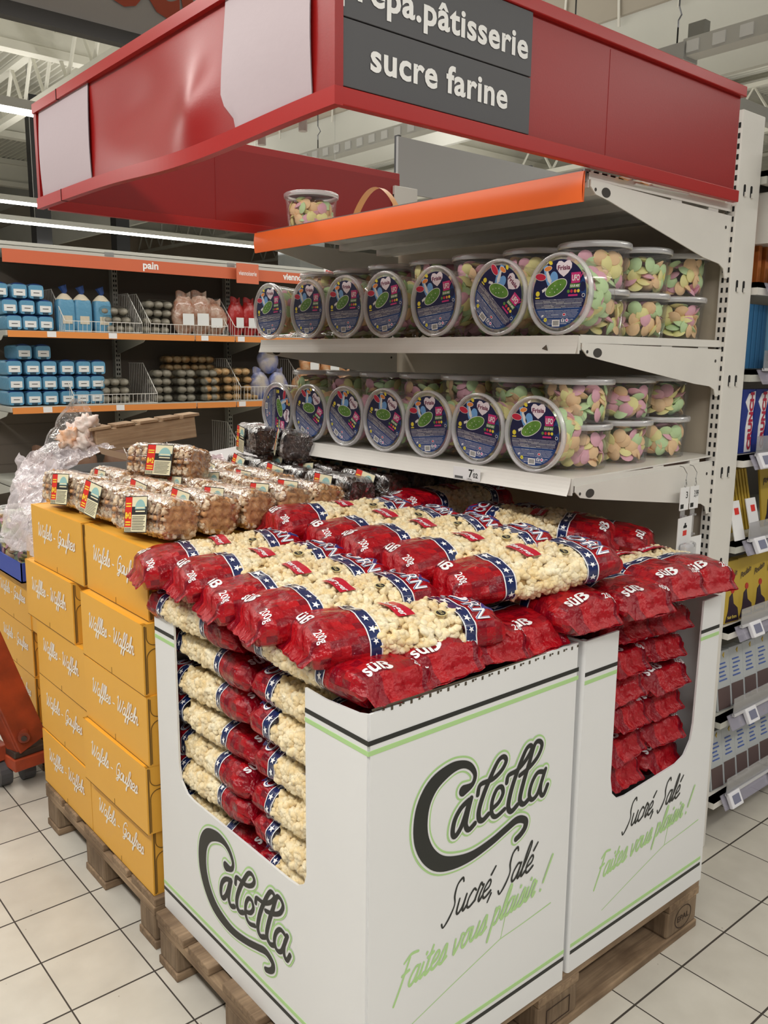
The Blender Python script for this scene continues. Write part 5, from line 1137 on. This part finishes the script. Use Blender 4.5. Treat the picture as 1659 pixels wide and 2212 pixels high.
for k in range(3): bunpack(1.50, 1.208+.056*k, 'w', 3, 'pale roll pack in the lower wire basket, %s up' % ORD[k])
for j in range(2):
    for k in range(3): bunpack(2.05+.2*j, 1.355+.058*k, 'b', 3, 'brown bread pack at the back of the lower shelf, %s stack, %s up' % (ORD[j], ORD[k]), 'brown bread packs', dy=.27)
# soft bags: brown, red and blue packs
def softbag(x, z, w_, h, m1, m2, label, grp, y=YF+.12, lab=True):
    e = empty('bread_bag', (x, y, z), rr.uniform(-.15, .15), label, 'bread', grp); s = rr.uniform(0, 50)
    b = MB()
    def f(u, v):
        t = 2*pi*v; k = (sin(pi*min(max(u, .02), .97))**.35); n_ = 1+.14*noise.noise(Vector((cos(t)*1.6+s, u*3, sin(t)*1.6)))
        return (w_/2*k*cos(t)*n_, w_*.32*k*sin(t)*n_, h*u+.01*noise.noise(Vector((t, s, u*3))))
    b.grid(f, 16, 24); b.build('bag_body', m1, e, smooth=True, world=False)
    if lab: MB().box(-w_*.22, w_*.22, -w_*.36, -w_*.352, h*.25, h*.55).build('bag_label', m2, e, world=False)
    MB().grid(lambda u, v: ((u-.5)*w_*.6, .01*sin(9*u), h*.95+.045*v+.01*sin(7*u)), 10, 2).build('bag_top', m1, e, world=False)
BRB = mat('brown_bag', (.30, .11, .05), .25, col2=(.52, .40, .32), vscale=16, bump=.6, bscale=50, coat=.5); RDB = mat('red_bag', (.45, .02, .02), .3, bump=.5, bscale=40, col2=(.30, .01, .01)); BLB = mat('blue_bag', (.02, .08, .38), .3, col2=(.45, .40, .34), vscale=9, bump=.4, bscale=40); OGB = mat('amber_bag', (.50, .18, .04), .3, col2=(.65, .45, .28), vscale=18, bump=.5, bscale=40)
for k, (x, h) in enumerate(((2.02, .26), (2.14, .27), (2.25, .22))): softbag(x, 1.667, .19, h, BRB, LPAP, 'brown clear bread bag in the middle wire basket, %s from the left' % ORD[k], 'brown bread bags')
for k in range(5): softbag(2.43+.11*k, 1.667, .15, .24, RDB, LPAP, 'red bread bag in the right wire basket, %s from the left' % ORD[k], 'red bread bags')
for k, (x, z) in enumerate(((2.62, 1.207), (2.78, 1.207), (2.70, 1.40))): softbag(x, z, .17, .20, BLB, LPAP, 'blue and white bread bag behind the sweet tubs, %s' % ('left', 'right', 'upper')[k], 'blue bread bags', lab=False)
for k, (x, z) in enumerate(((3.02, 1.207), (3.20, 1.207), (3.08, 1.38), (3.28, 1.36), (3.42, 1.207))): softbag(x, z, .19, .19, OGB, LPAP, 'amber pastry bag seen between the tub shelves, %s' % ORD[k], 'amber pastry bags')
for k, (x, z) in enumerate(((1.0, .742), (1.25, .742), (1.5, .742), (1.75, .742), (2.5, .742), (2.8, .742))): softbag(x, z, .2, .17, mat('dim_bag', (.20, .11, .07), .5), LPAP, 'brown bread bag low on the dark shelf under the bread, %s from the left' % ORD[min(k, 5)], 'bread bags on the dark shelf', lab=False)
# white hanging card beyond the canopy
wc = empty('hanging_card', (3.05, 4.2, 2.06), label='small white hanging card with red words above the bread shelf', cat='sign')
MB().box(2.99, 3.19, 4.2, 4.204, 2.06, 2.22).build('card', PAPER, wc); MB().tube([(3.09, 4.202, 2.22), (3.09, 4.202, 5.58)], .001, 4).build('thread', GREYM, wc); b = MB()
for k, t in enumerate(('LE PLEIN', 'DES', 'PRODUITS')): put2d(b, text_mesh(t, .046, .03, fit=(.16, .07, .17)[k]), lambda a, c, k=k: (3.005+a, 4.199, 2.165-.045*k+c))
b.build('lettering', mat('red_words', (.6, .05, .03), .5), wc)

# ---------------------------------------------------------------- side aisle shelving at the right
RY = .165; RB = .62
RU = empty('aisle_shelving', (2.6, .4, 0), label='white aisle shelving with chocolate bars at the right edge', cat='shelving')
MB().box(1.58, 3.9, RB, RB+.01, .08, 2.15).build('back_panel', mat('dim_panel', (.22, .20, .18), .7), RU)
LEV = (.135, .405, .695, .965, 1.225, 1.475, 1.72, 2.02)
ESL = mat('esl_white', (.80, .80, .84), .35); SCRN = mat('esl_screen', (.20, .21, .30), .4); RAILP = film('rail_plastic', (.88, .87, .93), .10, .1, 0., milk=.30, milkcol=(.62, .60, .72))
for k, z in enumerate(LEV):
    s = MB().box(1.565, 3.9, RY+.02, RB, z+.015, z+.030).box(1.565, 3.9, RY+.02, RY+.04, z-.005, z+.03).build('shelf', GW if k % 2 else WHITE, RU)
    MB().prism([(RY+.03, z+.015), (RB, z+.015), (RB, z-.12), (RY+.25, z-.10), (RY+.07, z-.035)], 'x', 1.575, 1.579).build('bracket', WHITE, s)
    b = MB(); b.add([(1.60, RY+.018, z+.030), (3.9, RY+.018, z+.030), (3.9, RY-.004, z-.012), (1.60, RY-.004, z-.012), (1.60, RY+.021, z+.030), (3.9, RY+.021, z+.030), (3.9, RY-.001, z-.012), (1.60, RY-.001, z-.012)], [(0, 3, 2, 1), (4, 5, 6, 7), (0, 1, 5, 4), (3, 7, 6, 2), (0, 4, 7, 3), (1, 2, 6, 5)]); b.build('price_rail', RAILP, s)
    MB().box(1.62, 3.9, RY+.008, RY+.011, z+.03, z+.085).build('clear_front', film('clear_front', (.82, .82, .86), .10, .08, 0., milk=.18), s)
    MB().box(1.62, 3.9, RY+.004, RY+.014, z+.026, z+.034).build('front_lip', mat('lip_grey', (.6, .6, .62), .3), s)
    for j, x in enumerate((1.655+.02*((k*3) % 4), 1.93+.02*(k % 3))):
        t = MB().obox((x, RY-.002, z+.012), (.034, 0, 0), (0, -.0062, .0030), (0, .0105, .0220)).build('electronic_tag', ESL, s, bevel=.003)
        MB().obox((x, RY-.0090, z+.0154), (.020, 0, 0), (0, -.0008, .0004), (0, .0058, .0122)).build('tag_screen', SCRN, t)
def rbox(x, y, z, w_, d, h, yaw, m, name, label, cat, grp, extra=None, tilt=0):
    e = empty(name, (x, y, z), 0, label, cat, grp); e.rotation_euler = (radians(tilt), 0, radians(yaw))
    MB().box(0, w_, 0, d, 0, h).build('pack_body', m, e, world=False, bevel=.002)
    if extra: extra(e, w_, h)
    return e
CRB = mat('cookie_orange', (.50, .17, .03), .45, col2=(.40, .10, .02), vscale=20); CRBL = mat('cookie_red', (.45, .03, .02), .45); BLX = mat('book_blue', (.03, .14, .30), .45); CHB = mat('bar_blue', (.012, .03, .22), .3); BAR = mat('bar_white', (.82, .80, .80), .4); BRD = mat('bar_red', (.45, .015, .05), .4)
YLW = mat('choc_yellow', (.52, .36, .045), .4); CHD = mat('choc_dark', (.03, .015, .03), .4); GRP_ = mat('pouch_grey', (.46, .49, .50), .35); BRP = mat('pouch_brown', (.12, .08, .075), .5); BPR = mat('pouch_blue', (.06, .12, .40), .4)
def ex_cookie(e, w_, h):
    MB().box(.01, w_-.006, -.0012, 0, h*.55, h*.85).build('red_panel', CRBL, e, world=False)
    b = MB(); put2d(b, text_mesh('Mes tablettes', .022, .02, fit=w_-.03), lambda a, c: (.014+a, -.002, h*.72+c)); put2d(b, text_mesh('du chocolatier', .018, .02, fit=w_-.03), lambda a, c: (.014+a, -.002, h*.60+c)); b.build('lettering', mat('yellow_words', (.85, .65, .12), .4), e, world=False)
    MB().box(.012, w_-.01, -.0012, 0, .012, h*.42).build('picture', mat('orange_picture', (.85, .42, .05), .45, col2=(.30, .08, .03), vscale=25), e, world=False)
def ex_bar(e, w_, h):
    # white lightning-like panel with upright red letters
    MB().prism([(w_*(.40+.60*q), h*p) for q, p in ((.05, .02), (.92, .02), (.80, .28), (.96, .45), (.78, .62), (1., .80), (1., .97), (.15, .93), (-.25, .80), (.22, .66), (.0, .40))], 'y', -.0012, 0).build('white_panel', BAR, e, world=False)
    b = MB(); put2d(b, text_mesh('CRUNCH', .030, .05, fit=h*.90), lambda a, c: (w_-.010-c*1.0, -.0026, .010+a)); b.build('lettering', BRD, e, world=False)
def ex_choc(e, w_, h):
    MB().prism([(.004, .004), (w_-.004, .004), (w_-.010, h*.22), (w_*.62, h*.30), (w_*.55, h*.48), (w_*.35, h*.42), (w_*.25, h*.2)], 'y', -.0012, 0).build('dark_panel', CHD, e, world=False)
    MB().prism([(w_*.56+.009*cos(t), h*.52+.010*sin(t)) for t in [2*pi*k/14 for k in range(14)]], 'y', -.0016, 0).build('red_dot', CRBL, e, world=False)
    b = MB(); put2d(b, text_mesh('Poulain', .026, .015, .3, fit=w_*.72), lambda a, c: (w_*.12+a, -.002, h*.66+c+a*.35)); b.build('lettering', CHD, e, world=False)
    b = MB(); put2d(b, text_mesh('Noir Extra', .014, .02, fit=w_*.6), lambda a, c: (w_*.18+a, -.0026, h*.07+c)); b.build('small_lettering', mat('yellow_words'), e, world=False)
def ex_pouch(e, w_, h):
    MB().box(.006, w_-.006, -.0014, 0, .004, h*.38).build('brown_window', BRP, e, world=False)
    b = MB()
    for j in range(5): b.box(.016+.004*(j % 2), w_-.02-.006*(j % 3), -.002, -.0002, h*(.50+.07*j), h*(.52+.07*j))
    b.build('blue_print', BPR, e, world=False)
    MB().prism([(w_*.5, h*.93), (w_*.62, h*.97), (w_*.58, h*.88)], 'y', -.002, 0).build('yellow_mark', mat('choc_yellow'), e, world=False)
for k in range(5): rbox(1.60+.045*k, .23, 1.752, .145 if k == 4 else .018, .12, .23, -2, CRB, 'biscuit_box', 'orange chocolate box standing at the upper right edge, %s from the left' % ORD[k], 'box', 'orange chocolate boxes', ex_cookie if k == 4 else None)
for k in range(2): rbox(1.80+.16*k, .23, 1.752, .15, .12, .23, -2, CRB, 'biscuit_box', 'orange chocolate box with red panel at the upper right edge, %s' % ('left', 'right')[k], 'box', 'orange chocolate boxes', ex_cookie)
for k in range(4): rbox(1.59+.028*k, .215, 1.507, .020, .12, .185, -3, BLX, 'slim_box', 'slim blue box standing under the orange ones, %s from the left' % ORD[k], 'box', 'slim blue boxes')
rbox(1.705, .21, 1.507, .15, .10, .185, -2, mat('cookie_blue', (.20, .42, .60), .4), 'biscuit_box', 'light blue and orange box beside the slim blue boxes', 'box', 'orange chocolate boxes', ex_cookie)
tag(MB().box(1.655, 1.80, .128, .130, 1.53, 1.86).build('paper_notice', mat('notice_paper', (.50, .47, .42), .6)), 'beige paper notice hanging in front of the upper right boxes', 'notice')
for k in range(6): rbox(1.585+.078*k, .212, 1.257, .074, .02, .190, 0, CHB, 'chocolate_bar', 'tall blue bar pack with red letters on white, %s from the left' % ORD[k], 'chocolate', 'blue chocolate bar packs', ex_bar)
for k in range(14): rbox(1.575+.019*k, .26, .997, .100, .008, .200, 52, YLW, 'chocolate_tablet', 'yellow chocolate tablet leaning in the middle right shelf, %s' % ['first', 'second', 'third', 'fourth', 'fifth', 'sixth', 'seventh', 'eighth', 'ninth', 'tenth', 'eleventh', 'twelfth', 'thirteenth', 'fourteenth'][k]+' from the left', 'chocolate', 'leaning yellow tablets', None, -12)
rbox(1.86, .25, .997, .12, .008, .205, 0, YLW, 'chocolate_tablet', 'yellow chocolate tablet facing the aisle beside the leaning ones', 'chocolate', 'leaning yellow tablets', ex_choc, -8)
for k in range(2):
    sx_ = 1.60+.10*k; e = empty('card_dispenser', (sx_, .19, .997), label='white folded card dispenser in front of the yellow tablets, %s' % ('left', 'right')[k], cat='dispenser', group='white card dispensers')
    MB().add([(-.03, 0, .0), (.03, 0, 0), (.03, .03, .115), (-.03, .03, .115), (-.03, .003, .0), (.03, .003, 0), (.03, .033, .115), (-.03, .033, .115)], [(0, 1, 2, 3), (7, 6, 5, 4), (0, 4, 5, 1), (1, 5, 6, 2), (2, 6, 7, 3), (3, 7, 4, 0)]).build('card', PAPER, e, world=False)
    MB().obox((.004, .0215, .085), (.011, 0, 0), (0, .0015, -.0004), (0, .0025, .0095)).build('red_logo', mat('label_red'), e, world=False)
for k in range(5): rbox(1.592+.088*k, .215, .727, .082, .03, .195, -4, YLW, 'chocolate_tablet', 'yellow and dark chocolate tablet in the lower right shelf, %s from the left' % ORD[k], 'chocolate', 'yellow and dark tablets', ex_choc, -5)
for k in range(5): rbox(1.60+.085*k, .215, .437, .078, .03, .190, -3, GRP_, 'baking_pouch', 'grey baking pouch on the second lowest right shelf, %s from the left' % ORD[k], 'pouch', 'grey baking pouches', ex_pouch, -8)
for k in range(5): rbox(1.60+.080*k, .215, .167, .074, .03, .190, -3, GRP_, 'baking_pouch', 'grey baking pouch with brown foot on the lowest right shelf, %s from the left' % ORD[k], 'pouch', 'grey baking pouches', ex_pouch, -8)
gs = empty('grey_scanner', (1.60, .14, 1.98), label='grey plastic price checker clipped beside the post top', cat='scanner')
MB().box(1.560, 1.66, .12, .16, 1.985, 2.115).build('housing', mat('scanner_grey', (.30, .30, .31), .4), gs, bevel=.01); MB().box(1.59, 1.63, .116, .12, 2.0, 2.05).build('window', mat('scanner_window', (.5, .5, .62), .15), gs)
tag(MB().box(1.61, 1.9, .16, .30, 1.86, 2.0).build('vent_box', WHITE), 'white slotted metal box beside the post under the price checker', 'box')

# all the sweets that are not modelled one by one
bo = link('flying_saucer_candies', BULK.mesh('flying_saucer_candies', CANDY, True)); tag(bo, 'pastel flying saucer sweets filling the clear tubs', 'sweets', kind='stuff')
